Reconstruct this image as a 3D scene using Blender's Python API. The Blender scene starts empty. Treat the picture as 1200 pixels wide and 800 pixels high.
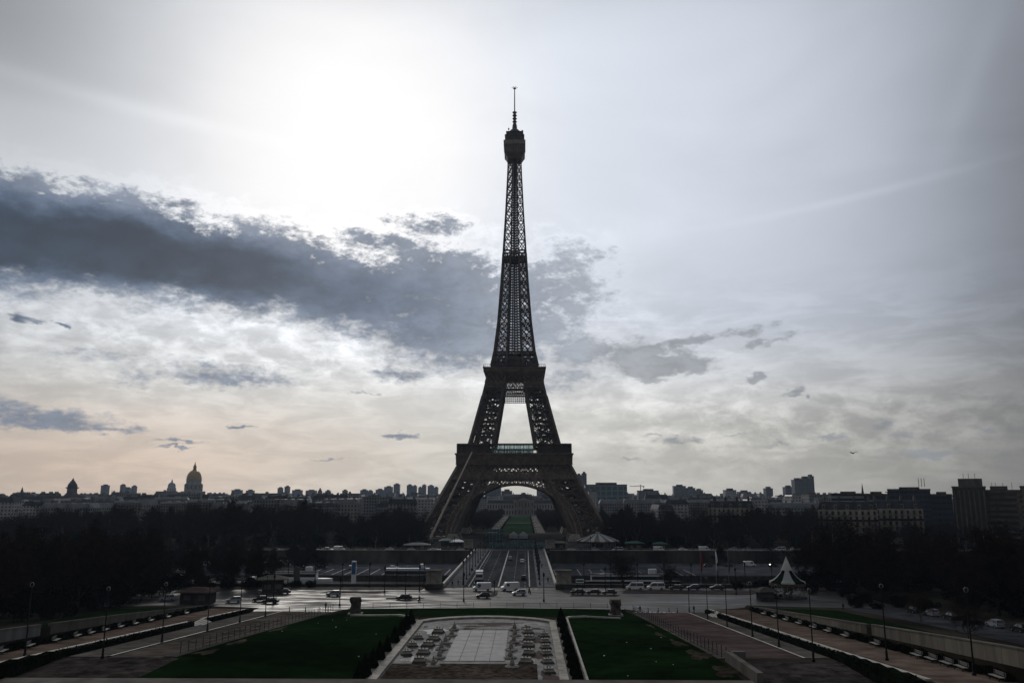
import bpy, bmesh, math, random
from mathutils import Vector, Matrix
R = math.radians
SC = bpy.context.scene
COL = SC.collection

# ------------------------------------------------------------------ camera
F_PX, U0, V0 = 950.0, 600.0, 400.0           # focal length in photo pixels, photo centre
PITCH, YAW, ROLL = R(10.61), R(0.95), 0.0
CAM = Vector((6.9, 0.0, 28.0))
cd = bpy.data.cameras.new('camera'); cam = bpy.data.objects.new('camera', cd); COL.objects.link(cam)
cam.location = CAM; cam.rotation_euler = (R(90) + PITCH, 0, YAW)
cd.sensor_fit = 'HORIZONTAL'; cd.sensor_width = 36; cd.lens = 36 * F_PX / 1200
cd.clip_start = 0.5; cd.clip_end = 20000
SC.camera = cam
SC.render.resolution_x, SC.render.resolution_y = 1024, 682
_rot = Matrix.Rotation(YAW, 3, 'Z') @ Matrix.Rotation(R(90) + PITCH, 3, 'X')
def ray(u, v): return (_rot @ Vector(((u - U0) / F_PX, -(v - V0) / F_PX, -1))).normalized()
def on_z(u, v, z=0.0):                        # where the sight line meets the level z
    d = ray(u, v); t = (z - CAM.z) / d.z; return CAM + d * t
def on_y(u, v, y):                            # where it meets the upright plane at depth y
    d = ray(u, v); t = (y - CAM.y) / d.y; return CAM + d * t
def on_slope(u, v, y0, k):                    # where it meets z = (y0 - y) * k
    d = ray(u, v); t = (y0 * k - CAM.z - k * CAM.y) / (d.z + k * d.y); return CAM + d * t

# ------------------------------------------------------------------ view
SC.view_settings.view_transform = 'Standard'; SC.view_settings.look = 'None'
SC.view_settings.exposure = 0.0; SC.view_settings.gamma = 1.0; SC.view_settings.use_curve_mapping = False
SC.render.engine = 'CYCLES'
try:
    SC.cycles.volume_bounces = 0; SC.cycles.volume_step_rate = 4.0; SC.cycles.max_bounces = 4
    SC.cycles.diffuse_bounces = 2; SC.cycles.glossy_bounces = 2; SC.cycles.transparent_max_bounces = 8
except Exception: pass

# ------------------------------------------------------------------ world: hazy sky with cloud banks
_sd = ray(398, 158)                           # towards the veiled sun
SUN_EL = math.asin(_sd.z); SUN_AZ = math.atan2(_sd.x, _sd.y)
W = bpy.data.worlds.new('World'); SC.world = W; W.use_nodes = True
NT = W.node_tree
for n in list(NT.nodes): NT.nodes.remove(n)
class E:                                      # tiny expression wrapper over math nodes
    nt = NT
    def __init__(s, sock): s.s = sock
    @staticmethod
    def m(op, *a, clamp=False):
        n = E.nt.nodes.new('ShaderNodeMath'); n.operation = op; n.use_clamp = clamp
        for i, x in enumerate(a):
            if isinstance(x, E): E.nt.links.new(x.s, n.inputs[i])
            else: n.inputs[i].default_value = x
        return E(n.outputs[0])
    def __add__(s, o): return E.m('ADD', s, o)
    __radd__ = __add__
    def __sub__(s, o): return E.m('SUBTRACT', s, o)
    def __rsub__(s, o): return E.m('SUBTRACT', o, s)
    def __mul__(s, o): return E.m('MULTIPLY', s, o)
    __rmul__ = __mul__
    def __truediv__(s, o): return E.m('DIVIDE', s, o)
    def clamp(s): return E.m('ADD', s, 0.0, clamp=True)
def ss(x, a, b):                              # smoothstep
    n = E.nt.nodes.new('ShaderNodeMapRange'); n.interpolation_type = 'SMOOTHSTEP'
    E.nt.links.new(x.s, n.inputs[0]); n.inputs[1].default_value = a; n.inputs[2].default_value = b
    return E(n.outputs[0])
def gauss(x2): return E.m('EXPONENT', x2 * -1.0)
def comb(x, y, z=0.0):
    n = E.nt.nodes.new('ShaderNodeCombineXYZ')
    for i, q in enumerate((x, y, z)):
        if isinstance(q, E): E.nt.links.new(q.s, n.inputs[i])
        else: n.inputs[i].default_value = q
    return n.outputs[0]
def noise(vec, scale, detail=6, rough=.55, dist=0.0):
    n = E.nt.nodes.new('ShaderNodeTexNoise'); E.nt.links.new(vec, n.inputs['Vector'])
    n.inputs['Scale'].default_value = scale; n.inputs['Detail'].default_value = detail
    n.inputs['Roughness'].default_value = rough; n.inputs['Distortion'].default_value = dist
    return E(n.outputs[0])
def mixc(f, a, b):
    n = E.nt.nodes.new('ShaderNodeMix'); n.data_type = 'RGBA'
    if isinstance(f, E): E.nt.links.new(f.s, n.inputs[0])
    else: n.inputs[0].default_value = f
    for i, q in ((6, a), (7, b)):
        if isinstance(q, tuple): n.inputs[i].default_value = (*q, 1)
        else: E.nt.links.new(q, n.inputs[i])
    return n.outputs[2]
def scalec(c, f):
    n = E.nt.nodes.new('ShaderNodeVectorMath'); n.operation = 'SCALE'
    if isinstance(c, tuple): n.inputs[0].default_value = c
    else: E.nt.links.new(c, n.inputs[0])
    E.nt.links.new(f.s, n.inputs[3]); return n.outputs[0]
tc = NT.nodes.new('ShaderNodeTexCoord'); sp = NT.nodes.new('ShaderNodeSeparateXYZ')
NT.links.new(tc.outputs['Generated'], sp.inputs[0])
dx, dy, dz = (E(sp.outputs[i]) for i in range(3))
K = 57.2958
AZ = E.m('ARCTAN2', dx, dy) * K
EL = E.m('ARCSINE', dz) * K
def ae(u, v):
    d = ray(u, v); return math.degrees(math.atan2(d.x, d.y)), math.degrees(math.asin(d.z))
dot = dx * _sd.x + dy * _sd.y + dz * _sd.z
ANG = E.m('ARCCOSINE', E.m('MINIMUM', dot, 0.99999)) * K
vec = comb(AZ, EL * 2.1)                       # clouds lie flat: stretched sideways
vec2 = comb(AZ, EL * 4.5)
warp = noise(vec, .10, 4, .55)
n_big = noise(vec, .16, 9, .60, .35)
n_mid = noise(comb(AZ, EL * 1.7, 7.0), .42, 8, .62, .25)
n_fine = noise(comb(AZ, EL * 2.0, 21.0), 1.5, 7, .62, .3)
n_flat = noise(comb(AZ + warp * 6.0, EL * 4.2, 3.0), .20, 9, .62, .5)
n_cir = noise(comb(AZ * .6 + EL * .35, EL * 1.6 - AZ * .12, 11.0), .09, 6, .5, .8)
# veil of high cloud lit from behind by the sun
ANGW = ANG + (noise(vec, .07, 5, .55, .6) - .5) * 9.0
L = .095 + .84 * gauss((ANG / 43.0) * (ANG / 43.0)) + 1.15 * gauss((ANGW / 9.5) * (ANGW / 9.5))
L = L * (.76 + .48 * n_cir)
L = (1.0 - E.m('EXPONENT', L * -1.5)) * 1.15
behind = ss(ANG, 45, 110)
L = L * (1.0 + .15 * behind)
PX, PY = AZ, EL
def patch(u, v, ru, rv, w, rot=0.0):
    a0, e0 = ae(u, v); a1, _ = ae(u + ru, v); b1, e1 = ae(u, v - rv)
    sa, se = max(abs(a1 - a0), .1), max(abs(e1 - e0), .05)
    A = (PX - a0); B = (PY - e0)
    if rot:
        c, s_ = math.cos(R(rot)), math.sin(R(rot)); A, B = A * c + B * s_, B * c - A * s_
    A = A / sa; B = B / se
    return gauss(A * A + B * B) * w
# lens vignette painted into the sky: darker far right and upper left
dark = patch(1250, 60, 260, 330, .46) + patch(1270, 480, 240, 300, .42) + patch(-40, -20, 260, 200, .56) + patch(380, -60, 300, 70, .22) + patch(900, -60, 240, 90, .12) + patch(-30, 440, 140, 120, .15)
L = L * (1.0 - dark) * (1.0 + patch(820, 520, 330, 110, .16) + patch(300, 560, 300, 60, .10))
# faint streaks
L = L * (1.0 + patch(1030, 224, 190, 5, .10, 6) + patch(1140, 90, 110, 16, .10, 62) + patch(90, 108, 200, 10, .10, -4) + patch(760, 268, 150, 30, .06))
warm = ss(EL, 13, 1.5)
left = ss(AZ, 2, -30)
c_hi = mixc(ss(AZ, -20, 28), (.95, .99, 1.05), (.91, .98, 1.12))
c_hi = mixc(ss(ANG, 16, 6), c_hi, (1.0, 1.0, 1.015))
c_lo = mixc(left * ss(EL, 9, 2), (1.04, 1.0, .90), (1.20, .965, .77))
veil = scalec(mixc(warm, c_hi, c_lo), L)
# the lowest degrees are dimmer
veil = scalec(veil, .80 + .20 * ss(EL, -1, 9))
# textured altocumulus: bright puffs and grey gaps in the middle and low sky
puffzone = (patch(170, 400, 260, 75, .9) + patch(420, 405, 200, 40, .7) + patch(950, 500, 330, 48, 1.25) + patch(660, 420, 140, 60, .85) + patch(560, 290, 130, 40, .3)).clamp()
puff = (ss(n_mid, .40, .66) - .42) * puffzone
flatt = (ss(n_flat, .38, .66) - .5) * ss(EL, 17, 9) * .20
veil = scalec(veil, 1.0 + .38 * puff + flatt)
# dark cloud banks, their outlines bent by slow noise
PX = AZ + (noise(vec, .45, 4, .6) - .5) * 4.4; PY = EL + (noise(comb(AZ, EL * 2.0, 33.0), .5, 4, .6) - .5) * 1.9
Fd = None
for p in [(-60, 268, 190, 76, 1.25), (130, 288, 170, 62, 1.15), (285, 318, 130, 56, 1.05), (410, 345, 120, 50, .95), (520, 358, 105, 66, 1.05),
          (640, 350, 92, 64, .80), (555, 405, 110, 34, .80), (500, 262, 70, 18, .55), (440, 285, 60, 16, .55), (690, 300, 55, 14, .42), (470, 437, 44, 12, .66),
          (780, 428, 64, 15, 1.15), (700, 412, 90, 24, .78), (690, 440, 90, 10, .55), (830, 396, 110, 9, .92, 9), (905, 398, 40, 7, .85, 12), (640, 455, 90, 20, .55),
          (40, 492, 120, 17, .90), (-10, 474, 60, 10, .5), (110, 503, 90, 6, .7), (25, 374, 24, 6, .9), (68, 381, 14, 5, .85), (100, 415, 160, 12, .42), (260, 440, 130, 16, .72), (150, 445, 90, 10, .4),
          (285, 498, 26, 3, .95), (472, 510, 26, 4.5, .95), (205, 518, 46, 3.5, .75), (200, 526, 30, 2.5, .8), (430, 460, 25, 2.2, .7), (390, 540, 50, 2.5, .55),
          (884, 441, 14, 6, 1.0), (927, 462, 12, 8, .95), (948, 466, 6, 4, .8), (1028, 495, 20, 9, .85), (1060, 507, 28, 6, .6), (788, 516, 26, 7, .95), (762, 508, 22, 3, .6), (740, 540, 60, 3.5, .5),
          (905, 521, 28, 5, .8), (1110, 532, 130, 9, .62), (1150, 498, 60, 8, .55), (975, 512, 34, 5, .6), (860, 510, 26, 4, .5)]:
    g = patch(*p); Fd = g if Fd is None else E.m('MAXIMUM', Fd, g) + E.m('MINIMUM', Fd, g) * .25
fld = Fd + (n_big - .5) * 1.25 * (Fd + .22) + (n_mid - .5) * (1.5 + 1.5 * ss(AZ, -8, 0)) * (Fd + .08) + (n_fine - .5) * 1.7 * E.m('MAXIMUM', Fd * (1.35 - Fd), .03)
lowc = ss(EL, 16, 11) + ss(AZ, -3, 2) * .6
lowc = E.m('MINIMUM', lowc, 1.0)
dens = ss(fld, .32, .64) * (1.0 - lowc) + ss(fld, .27, .88) * lowc * .98
thin = ss(fld, .12, .30) * (1.0 - ss(fld, .30, .50))
veil = scalec(veil, 1.0 + .10 * thin * ss(ANG, 30, 6))
core = ss(Fd, .45, 1.15)
tex = .84 + .32 * ss(n_mid, .35, .68)
cl = core * ss(AZ, 3, -24) * ss(EL, 7, 12)
cshade = (E.m('MINIMUM', L * .58, .27) * (1.0 - cl) + cl * .047) * tex
ccol = scalec(mixc(cl, mixc(ss(AZ, 8, 0), (.93, 1.0, 1.10), (.82, .97, 1.25)), (.56, .95, 1.62)), cshade)
cmix = mixc(dens * (.97 - .22 * ss(AZ, -10, 4)) , veil, ccol)
# the physical sky shows faintly through the veil
sky = NT.nodes.new('ShaderNodeTexSky'); sky.sky_type = 'NISHITA'; sky.sun_disc = False
sky.sun_elevation = SUN_EL; sky.sun_rotation = SUN_AZ; sky.air_density = 1.4; sky.dust_density = 3.0
skyc = scalec(sky.outputs[0], E.m('ADD', 0.012, 0.0))
fin = mixc(.94, skyc, cmix)
# below the horizon: dull
fin = scalec(mixc(ss(EL, -1.5, -5), fin, (.05, .05, .05)), E.m('ADD', 10.0, 0.0))
bg = NT.nodes.new('ShaderNodeBackground'); NT.links.new(fin, bg.inputs[0]); bg.inputs[1].default_value = 0.1
wo = NT.nodes.new('ShaderNodeOutputWorld'); NT.links.new(bg.outputs[0], wo.inputs[0])

# ------------------------------------------------------------------ veiled sun
sl = bpy.data.lights.new('sun', 'SUN'); sun = bpy.data.objects.new('sun', sl); COL.objects.link(sun)
sl.energy = 0.9; sl.angle = R(10); sl.color = (1, .94, .86)
sun.rotation_euler = Vector(_sd).to_track_quat('Z', 'Y').to_euler(); sun.location = (0, 0, 500)

# ================================================================== helpers
rnd = random.Random(7)
def M(name, col, rough=.8, var=.25, scale=1.0, bump=0.0, metal=0.0, spec=.12, col2=None, stretch=None, detail=5):
    m = bpy.data.materials.new(name); m.use_nodes = True; nt = m.node_tree; b = nt.nodes['Principled BSDF']
    b.inputs['Roughness'].default_value = rough; b.inputs['Metallic'].default_value = metal
    try: b.inputs['Specular IOR Level'].default_value = spec
    except Exception: pass
    t = nt.nodes.new('ShaderNodeTexCoord'); src = t.outputs['Object']
    if stretch:
        mp = nt.nodes.new('ShaderNodeMapping'); mp.inputs['Scale'].default_value = stretch; nt.links.new(src, mp.inputs[0]); src = mp.outputs[0]
    n = nt.nodes.new('ShaderNodeTexNoise'); n.inputs['Scale'].default_value = scale; n.inputs['Detail'].default_value = detail; n.inputs['Roughness'].default_value = .6
    nt.links.new(src, n.inputs['Vector'])
    r = nt.nodes.new('ShaderNodeValToRGB'); nt.links.new(n.outputs[0], r.inputs[0])
    c2 = col2 if col2 else tuple(min(1, c * (1 + var)) for c in col); c1 = col if col2 else tuple(c * (1 - var) for c in col)
    r.color_ramp.elements[0].position = .36; r.color_ramp.elements[0].color = (*c1, 1)
    r.color_ramp.elements[1].position = .64; r.color_ramp.elements[1].color = (*c2, 1)
    n2 = nt.nodes.new('ShaderNodeTexNoise'); n2.inputs['Scale'].default_value = scale * .11; n2.inputs['Detail'].default_value = 4; nt.links.new(src, n2.inputs['Vector'])
    r2 = nt.nodes.new('ShaderNodeMapRange'); r2.inputs[1].default_value = .36; r2.inputs[2].default_value = .64; r2.inputs[3].default_value = 1 - var * .8; r2.inputs[4].default_value = 1 + var * .7; nt.links.new(n2.outputs[0], r2.inputs[0])
    vm = nt.nodes.new('ShaderNodeVectorMath'); vm.operation = 'SCALE'; nt.links.new(r.outputs[0], vm.inputs[0]); nt.links.new(r2.outputs[0], vm.inputs[3])
    nt.links.new(vm.outputs[0], b.inputs['Base Color'])
    if bump:
        bp = nt.nodes.new('ShaderNodeBump'); bp.inputs['Strength'].default_value = bump; bp.inputs['Distance'].default_value = .1
        nt.links.new(n.outputs[0], bp.inputs['Height']); nt.links.new(bp.outputs[0], b.inputs['Normal'])
    m['ramp'] = r.name
    return m
def joints(m, px, py, w=.06, k=.55):
    """slab joints laid out in metres"""
    nt = m.node_tree; b = nt.nodes['Principled BSDF']; old = E.nt; E.nt = nt
    t = nt.nodes.new('ShaderNodeTexCoord'); s = nt.nodes.new('ShaderNodeSeparateXYZ'); nt.links.new(t.outputs['Object'], s.inputs[0])
    fy = E(s.outputs[1]) / py; row = E.m('FLOOR', fy); fx = E(s.outputs[0]) / px + row * .5
    a = E.m('MAXIMUM', E.m('LESS_THAN', E.m('FRACT', fx), w / px), E.m('LESS_THAN', E.m('FRACT', fy), w / py))
    cell = nt.nodes.new('ShaderNodeTexWhiteNoise'); cell.noise_dimensions = '3D'; nt.links.new(comb(E.m('FLOOR', fx), row), cell.inputs['Vector'])
    f = (.86 + .28 * E(cell.outputs['Value'])) * (1.0 - a * k)
    vm = nt.nodes.new('ShaderNodeVectorMath'); vm.operation = 'SCALE'; nt.links.new(b.inputs['Base Color'].links[0].from_socket, vm.inputs[0]); nt.links.new(f.s, vm.inputs[3])
    nt.links.new(vm.outputs[0], b.inputs['Base Color']); E.nt = old; return m
def facade(name, wall, glass, px=3.0, pz=3.3, wx=.42, wz=.55, rough=.7):
    """wall with a regular grid of windows, laid out in the building's own metres"""
    m = M(name, wall, rough, .15, .15); nt = m.node_tree; b = nt.nodes['Principled BSDF']; old = E.nt; E.nt = nt
    t = nt.nodes.new('ShaderNodeTexCoord'); s = nt.nodes.new('ShaderNodeSeparateXYZ'); nt.links.new(t.outputs['Object'], s.inputs[0])
    u = (E(s.outputs[0]) + E(s.outputs[1])) / px; w = E(s.outputs[2]) / pz
    fu = E.m('FRACT', u); fw = E.m('FRACT', w)
    a = E.m('LESS_THAN', E.m('ABSOLUTE', fu - .5), wx / 2) * E.m('LESS_THAN', E.m('ABSOLUTE', fw - .5), wz / 2)
    g = nt.nodes.new('ShaderNodeNewGeometry'); s2 = nt.nodes.new('ShaderNodeSeparateXYZ'); nt.links.new(t.outputs['Normal'], s2.inputs[0])
    a = a * E.m('LESS_THAN', E.m('ABSOLUTE', E(s2.outputs[2])), .5)
    c = mixc(a, b.inputs['Base Color'].links[0].from_socket, glass); nt.links.new(c, b.inputs['Base Color'])
    r_ = rough - a * (rough - .2); nt.links.new(r_.s, b.inputs['Roughness']); E.nt = old
    return m
class MB:
    def __init__(s): s.v = []; s.f = []; s.mi = []
    def face(s, pts, mi=0):
        i = len(s.v); s.v += [tuple(p) for p in pts]; s.f.append(tuple(range(i, i + len(pts)))); s.mi.append(mi)
    def quadset(s, vs, fs, mi=0):
        i = len(s.v); s.v += [tuple(p) for p in vs]; s.f += [tuple(i + a for a in f) for f in fs]; s.mi += [mi] * len(fs)
    def box(s, x0, x1, y0, y1, z0, z1, mi=0):
        v = [(x, y, z) for z in (z0, z1) for y in (y0, y1) for x in (x0, x1)]
        s.quadset(v, [(0, 2, 3, 1), (4, 5, 7, 6), (0, 1, 5, 4), (2, 6, 7, 3), (0, 4, 6, 2), (1, 3, 7, 5)], mi)
    def frus(s, c, a0, b0, a1, b1, z0, z1, mi=0):      # tapered block, half sizes a,b
        x, y = c
        v = [(x - a0, y - b0, z0), (x + a0, y - b0, z0), (x + a0, y + b0, z0), (x - a0, y + b0, z0), (x - a1, y - b1, z1), (x + a1, y - b1, z1), (x + a1, y + b1, z1), (x - a1, y + b1, z1)]
        s.quadset(v, [(0, 3, 2, 1), (4, 5, 6, 7), (0, 1, 5, 4), (1, 2, 6, 5), (2, 3, 7, 6), (3, 0, 4, 7)], mi)
    def beam(s, p, q, w, h=None, mi=0, n=4):
        p, q = Vector(p), Vector(q); d = q - p
        if d.length < 1e-6: return
        d.normalize(); up = Vector((0, 0, 1)) if abs(d.z) < .95 else Vector((0, 1, 0))
        a = d.cross(up).normalized() * (w / 2); b = a.cross(d).normalized() * ((h or w) / 2)
        c = [p - a - b, p + a - b, p + a + b, p - a + b]; e = [x + (q - p) for x in c]
        s.quadset(c + e, [(0, 1, 5, 4), (1, 2, 6, 5), (2, 3, 7, 6), (3, 0, 4, 7), (0, 3, 2, 1), (4, 5, 6, 7)], mi)
    def tube(s, pts, rad, n=8, mi=0, cap=True):
        pts = [Vector(p) for p in pts]; rings = []
        i0 = len(s.v)
        for i, p in enumerate(pts):
            d = (pts[min(i + 1, len(pts) - 1)] - pts[max(i - 1, 0)]).normalized()
            up = Vector((0, 0, 1)) if abs(d.z) < .9 else Vector((0, 1, 0))
            a = d.cross(up).normalized(); b = a.cross(d)
            r = rad[i] if isinstance(rad, (list, tuple)) else rad
            for k in range(n):
                t = 2 * math.pi * k / n; s.v.append(tuple(p + a * math.cos(t) * r + b * math.sin(t) * r))
        for i in range(len(pts) - 1):
            for k in range(n):
                s.f.append((i0 + i * n + k, i0 + i * n + (k + 1) % n, i0 + (i + 1) * n + (k + 1) % n, i0 + (i + 1) * n + k)); s.mi.append(mi)
        if cap:
            s.f.append(tuple(i0 + k for k in range(n))[::-1]); s.mi.append(mi)
            s.f.append(tuple(i0 + (len(pts) - 1) * n + k for k in range(n))); s.mi.append(mi)
    def lathe(s, prof, n=24, c=(0, 0), mi=0, flute=None):
        i0 = len(s.v)
        for j, (r, z) in enumerate(prof):
            for k in range(n):
                t = 2 * math.pi * k / n; rr = r * (flute(k, j) if flute else 1)
                s.v.append((c[0] + rr * math.cos(t), c[1] + rr * math.sin(t), z))
        for j in range(len(prof) - 1):
            for k in range(n):
                s.f.append((i0 + j * n + k, i0 + j * n + (k + 1) % n, i0 + (j + 1) * n + (k + 1) % n, i0 + (j + 1) * n + k)); s.mi.append(mi(k) if callable(mi) else mi)
    def prism(s, poly, y0, y1, mi=0, taper=None):      # poly in x,z ; extruded along y
        n = len(poly); a = [(x, y0, z) for x, z in poly]; b = [(x, y1, z) for x, z in poly]
        s.quadset(a + b, [tuple(range(n))] + [tuple(range(n, 2 * n))[::-1]] + [(i, i + n, (i + 1) % n + n, (i + 1) % n) for i in range(n)], mi)
    def mesh(s, name, mats, smooth=False):
        me = bpy.data.meshes.new(name); me.from_pydata(s.v, [], s.f)
        for m in (mats if isinstance(mats, (list, tuple)) else [mats]): me.materials.append(m)
        me.polygons.foreach_set('material_index', s.mi)
        if smooth: me.polygons.foreach_set('use_smooth', [True] * len(s.f))
        me.validate(); me.update(); return me
    def build(s, name, mats, parent=None, loc=(0, 0, 0), smooth=False, rz=0):
        o = bpy.data.objects.new(name, s.mesh(name, mats, smooth)); COL.objects.link(o); o.location = loc; o.rotation_euler.z = rz
        if parent: o.parent = parent
        return o
def tag(o, label, cat, group=None):
    o['label'] = label; o['category'] = cat
    if group: o['group'] = group
    return o
def thing(name, label, cat, loc=(0, 0, 0), rz=0, group=None):
    o = bpy.data.objects.new(name, None); COL.objects.link(o); o.empty_display_size = .5
    o.location = loc; o.rotation_euler = (0, 0, rz); return tag(o, label, cat, group)
KIDS = {}
def kids(o):
    return [c for c in bpy.data.objects if c.parent == o]
def dup(root, loc, rz=0, label=None, group=None, sc=None):
    if root.name not in KIDS: KIDS[root.name] = [(k, kids(k)) for k in kids(root)]
    r = root.copy(); COL.objects.link(r); r.location = loc; r.rotation_euler = (0, 0, rz)
    if sc: r.scale = sc if isinstance(sc, tuple) else (sc, sc, sc)
    if label: r['label'] = label
    if group: r['group'] = group
    for k, subs in KIDS[root.name]:
        c = k.copy(); COL.objects.link(c); c.parent = r
        for g in subs:
            d = g.copy(); COL.objects.link(d); d.parent = c
    return r
class Proto:
    """first placement moves the original, later ones copy it"""
    def __init__(s, o): s.o = o; s.used = False
    def put(s, loc, rz=0, label=None, group=None, sc=None):
        if not s.used:
            s.used = True; o = s.o; o.location = loc; o.rotation_euler = (0, 0, rz)
            if sc: o.scale = sc if isinstance(sc, tuple) else (sc, sc, sc)
            if label: o['label'] = label
            if group: o['group'] = group
            return o
        r = dup(s.o, loc, rz, label, group, sc)
        if not sc: r.scale = (1, 1, 1)
        if not group and 'group' in r: del r['group']
        return r
def struct(o): o['kind'] = 'structure'; return o

# ------------------------------------------------------------------ materials
m_iron = M('iron', (.082, .064, .052), .62, .30, .25, 0, .0, .35)
m_iron2 = M('iron_pale', (.150, .118, .095), .6, .25, .3)
m_earth = M('earth', (.026, .023, .018), .95, .5, .05, spec=0, detail=9)
m_asph = M('asphalt', (.042, .041, .040), .56, .6, .22, .15, spec=.13, stretch=(.35, 1.4, 1), detail=9)
_nt = m_asph.node_tree; _rr = _nt.nodes.new('ShaderNodeMapRange'); _rr.inputs[1].default_value = .38; _rr.inputs[2].default_value = .62; _rr.inputs[3].default_value = .40; _rr.inputs[4].default_value = .85
_nn = [n for n in _nt.nodes if n.bl_idname == 'ShaderNodeTexNoise'][0]; _nt.links.new(_nn.outputs[0], _rr.inputs[0]); _nt.links.new(_rr.outputs[0], _nt.nodes['Principled BSDF'].inputs['Roughness'])
m_asph2 = M('bridge_asphalt', (.045, .047, .050), .9, .3, .2, .1, stretch=(1, .15, 1), spec=0, detail=8)
m_bpave = M('bridge_pavement', (.13, .13, .135), .85, .25, .3, .1, spec=0, detail=8)
m_pave = M('pavement', (.085, .078, .070), .85, .3, .35, .1, spec=0, detail=9)
m_pale = M('pale_gravel', (.15, .14, .125), .95, .3, .3, spec=0)
m_pink = M('pinkish_paving', (.066, .049, .047), .95, .3, .25, .1, spec=0, detail=9)
m_prom = M('promenade_gravel', (.092, .070, .057), .95, .35, .3, .1, spec=0, detail=9)
m_conc = M('concrete', (.12, .112, .10), .85, .25, .35, .1, spec=0, stretch=(1, 1, .3))
m_stone = M('stone', (.26, .24, .21), .8, .3, .8, .2)
m_kerb = M('kerb_stone', (.34, .32, .29), .7, .2, .8)
m_dstone = M('dark_stone', (.045, .042, .038), .9, .4, .5, .3, spec=.15)
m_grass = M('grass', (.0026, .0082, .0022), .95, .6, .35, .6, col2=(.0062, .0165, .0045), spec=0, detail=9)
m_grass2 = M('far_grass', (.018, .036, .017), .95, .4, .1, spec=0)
m_hedge = M('hedge_leaf', (.005, .008, .004), .9, .5, 2.0, .5, spec=0)
m_water = M('river_water', (.012, .016, .016), .12, .2, .2, .25, stretch=(.4, 1, 1))
m_basin = M('basin_floor', (.17, .165, .16), .8, .42, .5, .1, detail=8)
m_gravel = M('basin_gravel', (.024, .019, .016), .85, .5, 1.1, .8, detail=12, spec=0, col2=(.088, .069, .056))
m_algae = M('dried_algae', (.035, .018, .013), .9, .4, 1.5)
m_white = M('white_paint', (.70, .70, .70), .5, .06, .5)
joints(m_pave, 2.4, 1.6); joints(m_basin, 2.03, 3.1, .10, .3)
m_line = M('road_line', (.27, .27, .265), .7, .25, 1.2)
m_black = M('black_paint', (.012, .012, .013), .5, .2, 1)
m_glass = M('dark_glass', (.012, .014, .016), .12, .1, 1, spec=.6)
m_tyre = M('tyre', (.010, .010, .010), .85, .2, 3)
m_rim = M('rim', (.25, .25, .26), .35, .1, 3, metal=.6)
m_bark = M('bark', (.032, .027, .022), .95, .35, 1.2, .4, spec=0)
m_barkp = M('pale_bark', (.12, .108, .09), .95, .5, .9, .3, spec=0)
m_twig = M('twig', (.026, .018, .015), .95, .3, .5, spec=0)
m_twigb = M('brown_twig', (.034, .022, .018), .95, .3, .5, spec=0)
m_ever = M('evergreen_leaf', (.004, .006, .004), .9, .4, 1.5, spec=0)
m_zinc = M('zinc_roof', (.12, .125, .135), .42, .25, .12, spec=.5)
m_slate = M('slate_roof', (.035, .038, .045), .55, .3, .2)
m_red = M('red_paint', (.20, .02, .02), .5, .2, 1)
m_blue = M('blue_paint', (.05, .14, .30), .5, .2, 1)
m_green = M('green_paint', (.012, .06, .045), .6, .2, 1)
m_tent = M('tent_canvas', (.55, .56, .56), .7, .1, .5)
for m_ in (m_tent,):                          # canvas lets some daylight through
    nt_ = m_.node_tree; tl = nt_.nodes.new('ShaderNodeBsdfTranslucent'); tl.inputs[0].default_value = (.7, .7, .68, 1); mx = nt_.nodes.new('ShaderNodeMixShader'); mx.inputs[0].default_value = .5
    nt_.links.new(nt_.nodes['Principled BSDF'].outputs[0], mx.inputs[1]); nt_.links.new(tl.outputs[0], mx.inputs[2]); nt_.links.new(mx.outputs[0], nt_.nodes['Material Output'].inputs[0])
m_skin = M('skin', (.35, .22, .16), .6, .1, 3); m_cloth = M('dark_cloth', (.015, .015, .02), .9, .3, 3)
m_gold = M('gold_leaf', (.30, .19, .06), .42, .35, .4, metal=.4)

# ================================================================== terrain
SLY, SLK = 203.0, .079
def slp(y): return max(0.0, (SLY - max(y, 60)) * SLK)      # promenades
def sl(y): return slp(max(y, 107.0))                       # alleys, level at the landings
def cen(y):
    if y <= 153: return 6.0
    return 6.0 * max(0.0, (210 - y)) / 57.0
def interp(x, pts):
    if x <= pts[0][0]: return pts[0][1]
    for (a, p), (b, q) in zip(pts, pts[1:]):
        if x <= b: return p + (q - p) * (x - a) / (b - a)
    return pts[-1][1]
RF = lambda y: 31.8 + .008 * (y - 100)           # right fence, kerb, coping, wall lines
RK = lambda y: 42.4 + .036 * (y - 120)
RH = lambda y: 46.1 + .038 * (y - 95)
RW = lambda y: 54.4 + .050 * (y - 87)
LF = lambda y: -38.7 - .012 * (y - 110)
LK = lambda y: -46.4 - .058 * (y - 110)
LH = lambda y: -51.7 - .070 * (y - 94)
LW = lambda y: -59.4 - .105 * (y - 106)
def wallR(y): return slp(y) + .7 + interp(y, [(85, 3.1), (120, 2.5), (190, 1.2), (203, .8)])
def wallL(y): return slp(y) + .7 + interp(y, [(85, 2.9), (106, 2.65), (147, 2.0), (203, .7)])
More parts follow.
